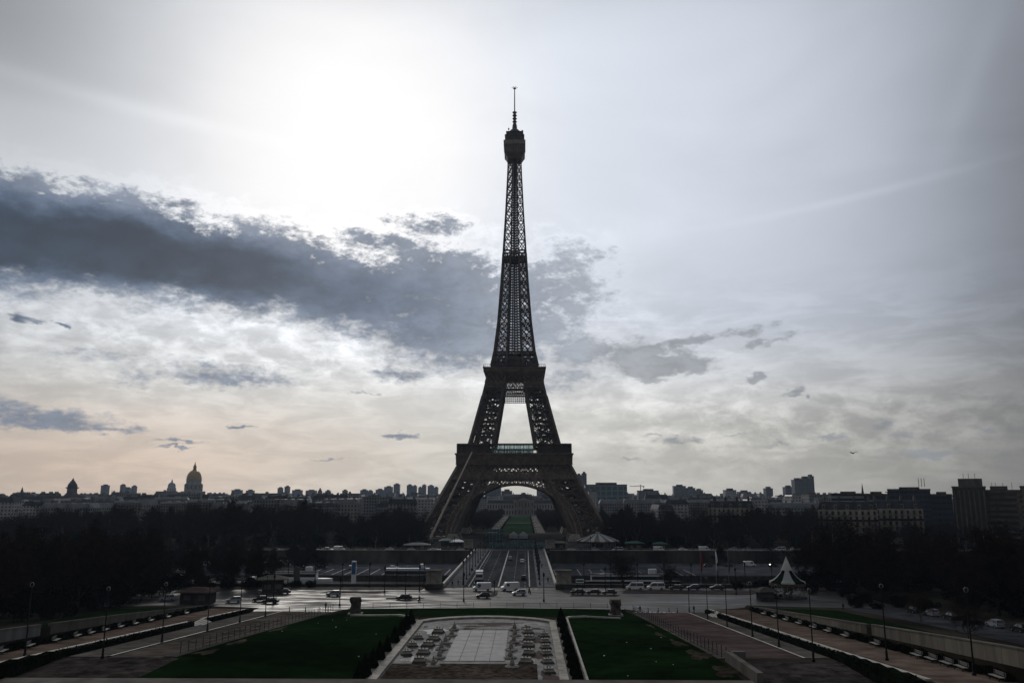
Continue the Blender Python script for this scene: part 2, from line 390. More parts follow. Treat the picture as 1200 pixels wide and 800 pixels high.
def T(x, y):
    if y > 256: return -9.0 if y < 405 else 0.0
    if y >= 210: return 0.0
    s = sl(y); c = cen(y)
    if x > 0:
        f = RF(y)
        if x <= 14.2: return c
        if x <= f: return c + (s - c) * (x - 14.2) / (f - 14.2)
        if x <= RH(y): return s
        if x <= RW(y): return slp(y) + .7
        w = wallR(y) - .25; return max(0, interp(x, [(RW(y) + .4, w), (RW(y) + 14, w * .72), (RW(y) + 30, w * .50), (200, w * .45)]))
    f = LF(y)
    if x >= -13.6: return c
    if x >= f: return c + (s - c) * (x + 13.6) / (f + 13.6)
    if x >= LH(y): return s
    if x >= LW(y): return slp(y) + .7
    w = wallL(y) - .25; return max(0, interp(-x, [(-LW(y) + .4, w), (-LW(y) + 14, w * .72), (-LW(y) + 30, w * .5), (200, w * .45)]))
def frange(a, b, st):
    n = max(1, int(round((b - a) / st))); return [a + (b - a) * i / n for i in range(n + 1)]
def sheet(name, xa, xb, ys, mat, dz=.02, nx=6, zf=None, kind=True):
    """a strip between the lines x = xa(y) and x = xb(y)"""
    b = MB(); zf = zf or T; rows = []
    for y in ys:
        a, c = (xa(y) if callable(xa) else xa), (xb(y) if callable(xb) else xb)
        rows.append([(a + (c - a) * i / nx, y, zf(a + (c - a) * i / nx, y) + dz) for i in range(nx + 1)])
    for r0, r1 in zip(rows, rows[1:]):
        for i in range(nx): b.face([r0[i], r0[i + 1], r1[i + 1], r1[i]])
    o = b.build(name, mat)
    return struct(o) if kind else o
g = MB(); YS = frange(40, 203, 3) + [205, 207, 210, 220, 240, 255.9, 256.0]
def ground_row(y):
    xs = [-9000, -2000, -600, -200, -120]
    if y <= 203.01:
        e = .002
        xs += [LW(y) - 30, LW(y) - 14, LW(y) - .4, LW(y) - e, LW(y) + e, LH(y) - e, LH(y) + e, LF(y), -30, -22, -13.6, 0, 14.2, 20, 26, RF(y), RH(y) - e, RH(y) + e, RW(y) - e, RW(y) + e, RW(y) + .4, RW(y) + 14, RW(y) + 30]
    else:
        y0 = 203; xs += [LW(y0) - 30, LW(y0) - 14, LW(y0) - .4, LW(y0), LW(y0) + .1, LH(y0), LH(y0) + .1, LF(y0), -30, -22, -13.6, 0, 14.2, 20, 26, RF(y0), RH(y0) - .1, RH(y0), RW(y0) - .1, RW(y0), RW(y0) + .4, RW(y0) + 14, RW(y0) + 30]
    xs += [120, 200, 600, 2000, 9000]
    return [(x, y, T(x, min(y, 255.9)) if y < 256.01 else T(x, y)) for x in xs]
rows = [ground_row(y) for y in YS]
last = rows[-1]
rows.append([(x, 256.02, -9) for x, _, _ in last]); rows.append([(x, 404.9, -9) for x, _, _ in last]); rows.append([(x, 405, 0) for x, _, _ in last])
for yy in (700, 1400, 3000, 9000): rows.append([(x, yy, 0) for x, _, _ in last])
for r0, r1 in zip(rows, rows[1:]):
    for i in range(len(r0) - 1): g.face([r0[i], r0[i + 1], r1[i + 1], r1[i]])
struct(g.build('ground', m_earth))
# river
w = MB(); w.box(-3000, 3000, 256.4, 404.5, -8.5, -7.0); struct(w.build('river_water', m_water))

# ------------------------------------------------------------------ roads and paving on this side
placeY = lambda x: 210.5 - abs(x) * .065
b = MB()
xs = frange(-104, 100, 4)  # road cut short; dark earth beyond stands in for tree shade
for x0, x1 in zip(xs, xs[1:]):
    y0a, y1a = (placeY(x0) if -40 < x0 < 34 else 203.2), (placeY(x1) if -40 < x1 < 34 else 203.2)
    b.face([(x0, y0a, .02), (x1, y1a, .02), (x1, 255.9, .02), (x0, 255.9, .02)])
struct(b.build('road', m_asph))
ysl = frange(109, 203.2, 3)
struct(sheet('alley', lambda y: RF(y) + .9, lambda y: RK(y), ysl, m_pink, .03, 4))
struct(sheet('alley', lambda y: LK(y), lambda y: LF(y) - .9, frange(108, 203.2, 3), M('grey_brown_paving', (.064, .055, .047), .95, .4, .3, .1, spec=0, detail=9), .03, 4))
sheet('pavement', lambda y: RK(y) + .35, lambda y: RH(y) - 1.2, ysl, m_pave.copy(), .10, 3)
sheet('pavement', lambda y: LH(y) + 1.2, lambda y: LK(y) - .35, frange(108, 203.2, 3), m_pave, .10, 3)
sheet('promenade', lambda y: RH(y) + .45, lambda y: RW(y) - .05, frange(80, 203, 3), m_prom, .03, 4, lambda x, y: slp(y) + .7)
sheet('promenade', lambda y: LW(y) + .05, lambda y: LH(y) - .45, frange(80, 203, 3), m_prom, .03, 4, lambda x, y: slp(y) + .7)
for nm, lo, hi in (('kerb', lambda y: RK(y), lambda y: RK(y) + .35), ('kerb', lambda y: LK(y) - .35, lambda y: LK(y))):
    o = sheet(nm, lo, hi, ysl, m_kerb, .13, 1)
for lo, hi in ((lambda y: RF(y) - .6, lambda y: RF(y) + .9), (lambda y: LF(y) - .9, lambda y: LF(y) + .7)):
    sheet('stone_strip', lo, hi, ysl, m_pave, .06, 2)
# paved landings at the foot of the terrace
sheet('landing', lambda y: LH(y) + .5, -37, frange(94, 107.5, 1.5), joints(M('landing_paving', (.034, .030, .027), .9, .5, .6, .2, spec=0), 1.5, 1.5), .07, 12, None)
sheet('landing', 32.4, lambda y: RH(y) + 1.5, frange(94, 106, 1.5), joints(M('landing_paving_r', (.034, .030, .028), .9, .5, .6, .2, spec=0), 1.5, 1.5), .07, 8, None)

# ================================================================== central garden
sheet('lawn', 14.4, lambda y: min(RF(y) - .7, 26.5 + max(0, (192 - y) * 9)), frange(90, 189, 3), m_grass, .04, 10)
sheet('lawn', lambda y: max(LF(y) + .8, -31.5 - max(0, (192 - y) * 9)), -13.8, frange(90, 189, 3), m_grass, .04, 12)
b = MB()
xs = frange(-37, 31, 2)
for x0, x1 in zip(xs, xs[1:]):
    for k in range(10):
        def P(x, t):
            y1 = placeY(x) - .5; y0 = 156 if abs(x) < 14 else 189; y = y0 + (y1 - y0) * t; return (x, y, T(x, y) + .05)
        b.face([P(x0, k / 10), P(x1, k / 10), P(x1, (k + 1) / 10), P(x0, (k + 1) / 10)])
struct(b.build('grass_bank', m_grass))
b = MB()
for x0, x1 in zip(xs, xs[1:]):
    b.face([(x0, placeY(x0) - .5, .14), (x1, placeY(x1) - .5, .14), (x1, placeY(x1) + .2, .14), (x0, placeY(x0) + .2, .14)])
    b.face([(x0, placeY(x0) + .2, .14), (x1, placeY(x1) + .2, .14), (x1, placeY(x1) + .2, 0), (x0, placeY(x0) + .2, 0)])
struct(b.build('kerb', m_kerb))

# fountain basin: floor sunk in a stone rim with a shallow curved far end
XC = .0; BW = 10.9; ZB = 6.0
def rim_path(hw, y0, y1, yc):
    p = [(-hw, y0), (-hw, y1)]
    for k in range(1, 12):
        t = k / 12; x = -hw + 2 * hw * t; p.append((x, y1 + (yc - y1) * math.sin(math.pi * t) ** .7))
    return p + [(hw, y1), (hw, y0)]
outer, inner = rim_path(12.0, 94, 147.5, 153.2), rim_path(10.9, 94, 146.6, 151.6)
basin = thing('fountain_basin', 'long drained fountain basin with pale slab floor and curved far end', 'fountain', (0, 94, ZB))
b = MB()
for (a0, a1), (b0, b1) in zip(zip(outer, outer[1:]), zip(inner, inner[1:])):
    b.face([(*a0, ZB + .35), (*a1, ZB + .35), (*b1, ZB + .35), (*b0, ZB + .35)])
    b.face([(*b0, ZB + .35), (*b1, ZB + .35), (*b1, ZB - .6), (*b0, ZB - .6)])
    b.face([(*a1, ZB + .35), (*a0, ZB + .35), (*a0, ZB - .6), (*a1, ZB - .6)])
b.v = [(x, y - 94, z - ZB) for x, y, z in b.v]; b.build('rim', m_stone, basin)
b = MB(); b.face([(x, y - 94, .04) for x, y in inner][::-1]); b.build('floor', m_basin, basin)
b = MB()
for i in range(8):
    for j in range(4): b.box(-4.05 + j * 2.03, -2.1 + j * 2.03, 20 + i * 3.1, 23.02 + i * 3.1, .045, .10 + .004 * ((i * 3 + j * 5) % 4))
b.build('floor_slab', M('pale_slab', (.27, .27, .27), .7, .14, .5), basin)
b = MB(); b.face([(-10.7, -2, .12), (8.3, -2, .12), (8.3, 18, .12), (-10.7, 18, .12)]); b.box(-10.7, 8.3, 17.6, 18, .04, .125); b.build('gravel_bed', m_gravel, basin)
m_wet = M('wet_puddle', (.05, .05, .05), .18, .3, .6, spec=.5)
for i, q in enumerate([(-7.8, 44, 1.8, 2.6), (-3.2, 40, 1.1, 1.8), (-8.6, 33, 1.2, 2.2), (3.4, 50, 2.2, .9), (8.2, 41, 1.3, 1.8), (-3.5, 22, .7, 2.2), (6.2, 31, .8, 1.6), (-6.0, 28.5, .9, 1.3), (-9.2, 22, .9, 2.2), (6.3, 20.5, .9, 1.4)]):
    b = MB(); b.face([(q[0] + (q[2] * (1 + .25 * math.sin(3 * t / 24 * 6.283 + i) + .15 * math.sin(7 * t / 24 * 6.283))) * math.cos(t / 24 * 6.283), q[1] + q[3] * (1 + .25 * math.sin(2 * t / 24 * 6.283 + i)) * math.sin(t / 24 * 6.283), .043 + .0004 * i) for t in range(24)]); b.build('puddle', m_wet, basin)
def blob(cx, cy, rx, ry, z, n=26, seed=0):
    q = random.Random(seed); ph = [q.uniform(0, 6.28) for _ in range(4)]; pts = []
    for k in range(n):
        t = 2 * math.pi * k / n; r = 1 + .28 * math.sin(3 * t + ph[0]) + .16 * math.sin(5 * t + ph[1]) + .1 * math.sin(9 * t + ph[2])
        pts.append((cx + rx * r * math.cos(t), cy + ry * r * math.sin(t), z))
    return pts
b = MB()
for i, q in enumerate([(1.0, 51.5, 5.0, 1.6), (-1.2, 49.0, 3.2, .7), (-.4, 45.2, 4.3, .7), (7.6, 46.5, 1.8, 1.6), (9.0, 36, 1.0, 2.4), (8.8, 24, 1.2, 2.8), (-9.8, 26, .7, 2.0), (9.6, 10, 1.0, 3.4), (-2.6, 46.6, 1.0, .8)]):
    b = MB(); b.face(blob(*q, .048 + .004 * i, seed=i)); b.build('dried_algae', m_algae, basin)
q = random.Random(12)
for i in range(22):
    s_ = -1 if i % 2 else 1; x = s_ * q.uniform(4.4, 10.0); y = q.uniform(19, 50); b = MB(); b.face(blob(x, y, q.uniform(.25, .9), q.uniform(.4, 1.6), .046 + .0006 * i, seed=60 + i)); b.build('stain', m_algae if i % 3 else m_wet, basin)
for x in (-7.1, -4.9, 4.9, 7.2, 9.8):
    b = MB(); b.tube([(x + q.uniform(-.1, .1), 18.5, .12), (x, 30, .13), (x + q.uniform(-.15, .15), 46, .12)], .07, 6); b.build('water_pipe', m_dstone, basin)
# worn earth and litter on the lawns
m_worn = M('worn_earth', (.040, .034, .026), .95, .5, .8, spec=0, detail=8)
for i, (x, y, rx, ry) in enumerate([(29.6, 128, .9, 4.2), (29.8, 114, 1.3, 5.0), (28.9, 141, .6, 3.2), (30.0, 158, .5, 4.5), (-37.0, 150, .7, 5), (-36.6, 128, .8, 4), (-30, 176, 1.4, 1.1), (30.3, 101, 1.3, 3.0), (-36.4, 115, 1.1, 3)]):
    b = MB(); b.face([(px_, py_, T(px_, py_) + .07) for px_, py_, _ in blob(x, y, rx, ry, 0, seed=i + 40)]); struct(b.build('worn_patch', m_worn))
q = random.Random(8)
for i in range(14):
    x, y = (q.uniform(16, 29), q.uniform(102, 160)) if i % 2 else (q.uniform(-36, -16), q.uniform(102, 170)); b = MB(); s_ = q.uniform(.10, .22)
    b.face([(0, 0, .02), (s_, .05, .05), (s_ * 1.1, s_, .03), (.02, s_ * .8, .09)]); b.face([(.02, s_ * .8, .09), (s_ * 1.1, s_, .03), (s_, .05, .05), (0, 0, .02)])
    tag(b.build('paper_scrap', m_white, None, (x, y, T(x, y) + .05)), 'tiny scrap of pale paper lying on the %s lawn' % ('right' if i % 2 else 'left'), 'litter', 'paper scraps on the %s lawn' % ('right' if i % 2 else 'left'))
# walkways beside the basin
sheet('walkway', 12.1, 14.1, frange(94, 150, 4), m_pale, .05, 1, lambda x, y: ZB + .10)
sheet('walkway', -13.5, -12.1, frange(94, 150, 4), m_pale, .05, 1, lambda x, y: ZB + .10)
sheet('kerb', 14.05, 14.35, frange(94, 152, 4), m_kerb, .12, 1, lambda x, y: ZB + .12)
for pts in ([(14.2, 151.5), (18.2, 165), (26.0, 173)], [(-13.4, 151.5), (-18.5, 168), (-30.5, 181)]):
    b = MB()
    for p, q in zip(pts, pts[1:]):
        N = 6
        for k in range(N):
            a = (p[0] + (q[0] - p[0]) * k / N, p[1] + (q[1] - p[1]) * k / N); c = (p[0] + (q[0] - p[0]) * (k + 1) / N, p[1] + (q[1] - p[1]) * (k + 1) / N)
            b.beam((*a, T(*a) + .15), (*c, T(*c) + .15), .55, .35)
    struct(b.build('kerb', m_kerb))
# nozzles
noz = thing('fountain_nozzle', 'x', 'fountain nozzle')
b = MB(); b.frus((0, 0), .95, .80, .80, .66, 0, .28); b.build('base', m_dstone, noz)
b = MB(); b.frus((0, 0), .78, .64, .58, .46, .283, .62); b.frus((0, 0), .66, .54, .66, .54, .62, .74); b.build('housing', m_stone, noz)
for x_, h_ in ((-.22, 1.0), (.22, .92)): b = MB(); b.tube([(x_, 0, .74), (x_, 0, h_)], .08, 8); b.build('jet_pipe', m_dstone, noz)
ring = thing('fountain_nozzle', 'x', 'fountain nozzle')
b = MB(); b.lathe([(0, 0), (.9, 0), (.95, .12), (.72, .30), (.62, .30), (.55, .2), (0, .2)], 18); b.build('base', m_stone, ring)
b = MB(); b.lathe([(.30, .2), (.34, .55), (.22, .85), (.16, .95), (0, .95)], 12); b.build('housing', m_stone, ring)
b = MB(); b.tube([(0, 0, .95), (0, 0, 1.35)], .05, 6); b.build('jet_pipe', m_dstone, ring)
Pn, Pr = Proto(noz), Proto(ring)
rows_n = [113.3, 118.8, 124.6, 130.0, 136.0]
for sx, sn in ((-1, 'left'), (1, 'right')):
    for k, y in enumerate(rows_n):
        Pn.put((sx * 7.15 + rnd.uniform(-.35, .35), y + rnd.uniform(-.4, .4), ZB + .04), rnd.uniform(-.25, .25), f'square stepped stone nozzle in the outer {sn} row of the drained basin', f'square nozzles of the {sn} row')
    for k, y in enumerate([110.4, 116.2, 121.8, 127.6, 133.8, 139.4]):
        Pr.put((sx * 4.95 + rnd.uniform(-.3, .3), y + rnd.uniform(-.5, .5), ZB + .04), rnd.uniform(0, 3), f'round dish nozzle in the inner {sn} row beside the basin slabs', f'round nozzles of the inner {sn} row')
for sx, sn, ys in ((-1, 'left', [118.2, 124.4, 130.7]), (1, 'right', [107, 113, 118.5, 123.2, 127.9, 133])):
    for y in ys: Pn.put((sx * 9.7, y, ZB + .04), .3, f'small dark nozzle block against the {sn} rim of the basin', f'nozzle blocks along the {sn} rim', sc=.85)

# clipped yew cones
def cone_mesh(seed, h=2.9, r=.95):
    q = random.Random(seed); b = MB(); n, m = 18, 16
    b.lathe([(max(.02, r * (1 - (j / m) ** 1.25)) * (1 if j else .8), h * j / m) for j in range(m + 1)], n, flute=lambda k, j: 1 + q.uniform(-.12, .12))
    for _ in range(900):
        z = q.uniform(.05, .98) * h; rr = r * (1 - (z / h) ** 1.25) + .03; t = q.uniform(0, 6.28)
        p = Vector((rr * math.cos(t), rr * math.sin(t), z)); a = Vector((q.uniform(-1, 1), q.uniform(-1, 1), q.uniform(-.3, 1))).normalized() * .11; c = Vector((q.uniform(-1, 1), q.uniform(-1, 1), q.uniform(-1, 1))).normalized() * .05
        b.face([p - c, p + c, p + a])
    return b
con = thing('clipped_yew', 'x', 'shrub'); cone_mesh(3).build('foliage', m_hedge, con)
b = MB(); b.tube([(0, 0, -.1), (0, 0, .4)], .1, 6); b.build('trunk', m_bark, con); Pc = Proto(con)
for i, y in enumerate([100.6, 104.3, 109.3, 114.5, 120.3, 127.0, 133.5, 139.0, 144.6]):
    Pc.put((-12.75, y, ZB + .14), i, 'dark conical clipped yew in the row left of the drained basin', 'yew cones left of the basin', sc=rnd.uniform(.76, .90))
for i, y in enumerate([100.8, 105.2, 109.8, 114.4, 119.4, 124.6, 130.2, 136.0, 142.0, 147.5]):
    Pc.put((12.95, y, ZB + .14), i, 'dark conical clipped yew in the row right of the drained basin', 'yew cones right of the basin', sc=rnd.uniform(.80, .98))

# weathered stone sculpture blocks on plinths
def sculpture(x, y, label, seed, h=3.3):
    q = random.Random(seed); z = T(x, y); t = thing('sculpture', label, 'sculpture', (x, y, z - .1))
    b = MB(); b.box(-1.5, 1.5, -1.2, 1.2, 0, .5); b.build('plinth', m_stone, t)
    b = MB(); n, m = 16, 12
    def fl(k, j):
        a = 2 * math.pi * k / n; sq = 1 / max(abs(math.cos(a)), abs(math.sin(a))); return (.72 * sq + .28) * (1 + .10 * math.sin(3 * a + j * .8 + seed) + q.uniform(-.06, .06))
    b.lathe([(1.08 * (1 + .10 * math.sin(j * .9)) if j < m else .02, .5 + (h - .5) * min(1, j / (m - 1))) for j in range(m + 1)], n, flute=fl)
    b.build('carved_block', m_dstone2, t)
m_dstone2 = M('weathered_stone', (.085, .075, .062), .9, .55, .9, .6, detail=8)
sculpture(-30.9, 187, 'rough carved stone block at the upper corner of the left lawn', 1, 3.9)
sculpture(26.4, 184.5, 'rough carved stone block at the upper corner of the right lawn', 5, 3.6)

# terrace ledge at the very front
b = MB(); b.box(-85, 31.5, 86.0, 94.0, 5.0, 7.86); b.box(-85, 31.5, 85.9, 94.1, 7.863, 8.0)
tag(b.build('terrace_ledge', m_conc), 'low grey stone ledge running along the bottom edge of the view', 'wall')
b = MB(); b.beam((32.4, 94, 8.2), (31.9, 106.5, 8.2), .7, 1.2); b.beam((31.9, 106.3, 8.2), (34, 106.3, 8.2), .7, 1.2)
tag(b.build('corner_wall', m_conc), 'short low stone wall at the lower right corner of the right lawn', 'wall')

# retaining walls, ivy walls with coping, hedges
def longwall(name, label, cat, xf, zf0, zf1, ys, th, mat, cap=None, parent=None, out=1):
    t = thing(name, label, cat, (xf(ys[0]), ys[0], zf0(ys[0]))); o0 = Vector(t.location)
    b = MB()
    def ring_(y):
        x = xf(y); return [Vector((x, y, zf0(y) - .5)), Vector((x + out * th, y, zf0(y) - .5)), Vector((x + out * th, y, zf1(y))), Vector((x, y, zf1(y)))]
    rr = [[p - o0 for p in ring_(y)] for y in ys]
    for r0, r1 in zip(rr, rr[1:]):
        for i in range(4): b.face([r0[i], r0[(i + 1) % 4], r1[(i + 1) % 4], r1[i]])
    b.face(rr[0]); b.face(rr[-1][::-1]); b.build('wall_face', mat, t)
    if cap:
        b = MB()
        for y0, y1 in zip(ys, ys[1:]):
            p = Vector((xf(y0) + out * th / 2, y0, zf1(y0) + .08)) - o0; q = Vector((xf(y1) + out * th / 2, y1, zf1(y1) + .08)) - o0; b.beam(p, q, th + .16, .15)
        b.build('coping', cap, t)
    return t
yw = frange(70, 122, 4); yw2 = frange(124, 202, 5)
m_wall = joints(M('wall_render', (.135, .124, .105), .85, .22, .5, .1, spec=0, stretch=(1, 1, .25), detail=8), 90, 3.2, .12, .35)
longwall('retaining_wall', 'nearest stretch of cream concrete retaining wall right of the promenade', 'wall', RW, lambda y: slp(y) + .7, wallR, yw, .4, m_wall, m_conc)
longwall('retaining_wall', 'farther stretch of cream retaining wall running down towards the carousel', 'wall', lambda y: RW(y) + .0, lambda y: slp(y) + .7, lambda y: wallR(y) - .1, yw2, .4, m_wall, m_conc)
longwall('retaining_wall', 'nearest grey concrete retaining wall at the left edge of the picture', 'wall', LW, lambda y: slp(y) + .7, wallL, frange(84, 117, 4), .4, M('wall_grey', (.115, .118, .115), .85, .3, .5, .1, stretch=(1, 1, .25), detail=8), m_conc, out=-1)
longwall('retaining_wall', 'farther grey retaining wall tapering down behind the left benches', 'wall', LW, lambda y: slp(y) + .7, wallL, frange(120, 202, 5), .4, m_conc, m_conc, out=-1)
for lo, hi, lab, xf, o in ((84, 186, 'long ivy covered step wall with pale coping right of the pavement', RH, -1), (84, 158, 'long ivy covered step wall with pale coping left of the pavement', LH, 1), (166, 198, 'shorter ivy wall beyond the little stairs on the left', LH, 1), (190, 201, 'short ivy wall beyond the little stairs on the right', RH, -1)):
    ys = frange(lo, hi, 4); t = longwall('ivy_wall', lab, 'wall', xf, lambda y: sl(y), lambda y: slp(y) + .78, ys, .5, m_stone, m_kerb, out=-o)
    b = MB(); o0 = Vector(t.location); q = random.Random(4)
    for y in frange(lo + .3, hi - .3, .22):
        for _ in range(7):
            p = Vector((xf(y) + o * q.uniform(.1, 1.0), y + q.uniform(-.2, .2), sl(y) + q.uniform(0, slp(y) - sl(y) + .95))) - o0
            a = Vector((q.uniform(-1, 1), q.uniform(-1, 1), q.uniform(-.2, 1))) * .25; c = Vector((q.uniform(-1, 1), q.uniform(-1, 1), q.uniform(-1, 1))) * .16
            b.face([p - c, p + c, p + a])
    for y0, y1 in zip(ys, ys[1:]):
        hh = slp(y0) - sl(y0) + .76; b.beam(Vector((xf(y0) + o * .5, y0, sl(y0) + hh / 2)) - o0, Vector((xf(y1) + o * .5, y1, sl(y1) + hh / 2)) - o0, .9, hh)
    b.build('ivy', m_hedge, t)
# little stairs
for xf, y, o, lab in ((LH, 162, 1, 'small pale stone stairs between the left ivy walls'), (RH, 188, -1, 'small pale stone stairs between the right ivy walls')):
    x = xf(y); t = thing('stairs', lab, 'stairs', (x, y, sl(y)))
    for k in range(4):
        b = MB(); b.box(min(0, o * (.4 + k * .45)), max(0, o * (.4 + k * .45)), -3.2, 3.2, .7 - (k + 1) * .17 - .3, .7 - k * .17); b.build('step', m_kerb, t, smooth=False)

# low box hedges and benches at the wall foot
bench = thing('park_bench', 'x', 'bench')
b = MB()
for k in range(4): b.box(-.28 + k * .15, -.16 + k * .15, -.95, .95, .42, .46)
b.build('seat', M('bench_slats', (.26, .26, .25), .35, .1, 2), bench)
b = MB()
for k in range(3): b.box(.34, .37, -.95, .95, .55 + k * .13, .64 + k * .13)
b.build('backrest', M('bench_back', (.20, .19, .17), .6, .2, 2), bench)
for s in (-.75, .75):
    b = MB(); b.box(-.28, -.2, s - .04, s + .04, 0, .42); b.box(.3, .36, s - .04, s + .04, 0, .9); b.box(-.28, .3, s - .04, s + .04, .36, .42); b.build('leg', m_black, bench)
Pb = Proto(bench)
for i, y in enumerate([98.5, 104.5, 111.5, 119, 126, 131, 136.5, 143, 150, 158, 168, 180]):
    Pb.put((LW(y) + 1.5, y, slp(y) + .73), R(-175 + 0) + .1, 'pale slatted bench with hedge behind it below the left retaining wall', 'benches along the left promenade')
for i, y in enumerate([84.5, 92, 95.5, 99.5, 103.5, 117, 129.5, 138, 146, 155, 164, 173, 182]):
    Pb.put((RW(y) - 1.5, y, slp(y) + .73), .05, 'pale slatted bench with hedge behind it below the right retaining wall', 'benches along the right promenade')
hd = thing('box_hedge', 'x', 'hedge'); q = random.Random(9)
b = MB()
for j in range(10):
    pass
b.frus((0, 0), .38, 2.3, .30, 2.2, 0, .75)
for _ in range(1400):
    p = Vector((q.uniform(-.42, .42), q.uniform(-2.35, 2.35), q.uniform(0, .82))); a = Vector((q.uniform(-1, 1), q.uniform(-1, 1), q.uniform(-.2, 1))) * .16; c = Vector((q.uniform(-1, 1), q.uniform(-1, 1), q.uniform(-1, 1))) * .09
    b.face([p - c, p + c, p + a])
b.build('foliage', m_hedge, hd)
b = MB(); b.tube([(0, 0, -.1), (0, 0, .3)], .05, 5); b.build('stem', m_bark, hd); Ph = Proto(hd)
for y in frange(86, 196, 5.6):
    Ph.put((LW(y) + .6, y, slp(y) + .72), math.atan(.105), 'low dark clipped hedge at the foot of the left retaining wall', 'hedges below the left wall')
    Ph.put((RW(y) - .6, y, slp(y) + .72), -math.atan(.05), 'low dark clipped hedge at the foot of the right retaining wall', 'hedges below the right wall')

# fences: posts with thin rails
def fence(pts, step, h, label, zf=T, solid=True):
    t = thing('metal_fence', label, 'fence', (*pts[0], zf(*pts[0]))); o0 = Vector(t.location)
    P = []
    for p, q_ in zip(pts, pts[1:]):
        n = max(1, int(math.dist(p, q_) / step))
        for k in range(n): P.append((p[0] + (q_[0] - p[0]) * k / n, p[1] + (q_[1] - p[1]) * k / n))
    P.append(pts[-1]); me = None
    for p in P[:100]:
        if me is None:
            b = MB(); b.tube([(0, 0, 0), (0, 0, h)], .045, 6); b.lathe([(.045, h), (.07, h + .03), (.05, h + .1), (0, h + .12)], 6); me = b.mesh('post', m_black)
        o = bpy.data.objects.new('post', me); COL.objects.link(o); o.parent = t; o.location = Vector((p[0], p[1], zf(*p))) - o0
    for hh in (.35, .75, h - .1):
        b = MB()
        for p, q_ in zip(P, P[1:]): b.beam(Vector((*p, zf(*p) + hh)) - o0, Vector((*q_, zf(*q_) + hh)) - o0, .035)
        b.build('rail', m_black, t)
fence([(RF(107), 107), (RF(204), 204)], 2.6, 1.5, 'thin dark metal fence beside the right lawn')
fence([(LF(112), 112), (LF(204), 204)], 2.6, 1.5, 'thin dark metal fence beside the left lawn')
fence([(x, placeY(x) + .4) for x in frange(-31, 27, 4)], 3.4, 1.25, 'thin fence along the edge of the square above the grass bank', lambda x, y: .02)

# lamp posts
lamp = thing('street_lamp', 'x', 'street lamp')
b = MB(); b.lathe([(0, 0), (.22, 0), (.22, .25), (.15, .35), (.13, 1.1), (.09, 1.2), (.06, 7.8), (.05, 8.0), (0, 8.0)], 10); b.build('pole', m_black, lamp)
b = MB(); n = 20
for k in range(n):
    a0, a1 = 2 * math.pi * k / n, 2 * math.pi * (k + 1) / n
    b.beam((.22 * math.cos(a0), 0, 8.4 + .24 * math.sin(a0)), (.22 * math.cos(a1), 0, 8.4 + .24 * math.sin(a1)), .06)
b.build('globe_frame', M('lamp_ring', (.22, .22, .22), .4, .1, 2), lamp)
b = MB(); b.lathe([(0, 8.12), (.11, 8.2), (.17, 8.3), (.17, 8.48), (.11, 8.58), (0, 8.6)], 12); b.build('lantern', m_glass, lamp); Pl = Proto(lamp)
for (x, y) in [(-53.7, 102.3), (-46.3, 106.5), (-47.6, 126.6), (-48.6, 147.1), (-49.8, 167.1), (-50.3, 185)]:
    Pl.put((x, y, (slp(y) + .7 if x < -52 else sl(y) + .1)), 0, 'tall thin street lamp with ring lantern along the left alley', 'lamps along the left alley')
for (x, y) in [(45.7, 201.9), (45.1, 178.9), (44.3, 158.6), (43.6, 138.6), (42.9, 122), (42.3, 106), (49.2, 101), (52.6, 88.3)]:
    Pl.put((x, y, (slp(y) + .73 if x > 48 else sl(y) + .1)), 0, 'tall thin street lamp with ring lantern along the right alley', 'lamps along the right alley')
bol = thing('bollard', 'x', 'bollard'); b = MB(); b.lathe([(0, 0), (.16, 0), (.14, .1), (.11, .15), (.10, .8), (.13, .85), (.10, .95), (0, 1.0)], 10); b.build('post', m_black, bol)
b = MB(); b.lathe([(.135, .62), (.135, .70)], 10); b.build('band', m_white, bol); PB = Proto(bol)
for x in (32.8, 36.2, 41.2, 43.2, 38.6): PB.put((x, 203.6, .02), 0, 'black bollard closing the right alley beside the striped crossing', 'bollards at the right alley')
for x in (-50.4, -46.5, -43.2, -41.0): PB.put((x, 204.0, .02), 0, 'black bollard closing the left alley at the square', 'bollards at the left alley')
# markings on the square
b = MB()
for k in range(9): b.box(32.8 + k * 1.15, 33.5 + k * 1.15, 202.2, 204.4, .036, .040)
for k in range(14): b.box(-12.6 + k * 1.7, -11.8 + k * 1.7, 250.3, 252.8, .036, .040)
struct(b.build('crossing_marking', m_line))

# ================================================================== bridge, quays, river banks
b = MB()                                               # near quay wall and parapet
for x0, x1, lab in ((-400, -18.9, 'long stone river parapet left of the bridge'), (16.9, 400, 'long stone river parapet right of the bridge')):
    t = thing('quay_wall', lab, 'wall', ((x0 + x1) / 2, 256.3, -9)); L = (x1 - x0) / 2
    b = MB(); b.box(-L, L, -.35, .35, 0, 9.75); b.build('wall_face', m_dstone, t)
    b = MB(); b.box(-L, L, -.5, .5, 9.753, 9.98); b.build('coping', m_conc, t)
for x0, x1, lab in ((-400, -20.6, 'high stained embankment wall across the river left of the bridge'), (18.6, 400, 'high stained embankment wall across the river right of the bridge')):
    t = thing('embankment_wall', lab, 'wall', ((x0 + x1) / 2, 404.5, -9)); L = (x1 - x0) / 2
    b = MB(); b.box(-L, L, -.4, .45, 0, 9.9); b.build('wall_face', M('embankment_stone', (.060, .054, .047), .9, .6, .09, .2, stretch=(1, 1, .35), detail=8), t)
    b = MB(); b.box(-L, L, -.6, .5, 9.903, 10.2); b.build('coping', m_stone, t)
    b = MB(); k = -L
    while k < L: b.box(k, k + .18, -.1, .1, 10.2, 11.1); k += 4
    b.box(-L, L, -.06, .06, 11.0, 11.12); b.build('railing', m_zinc, t)
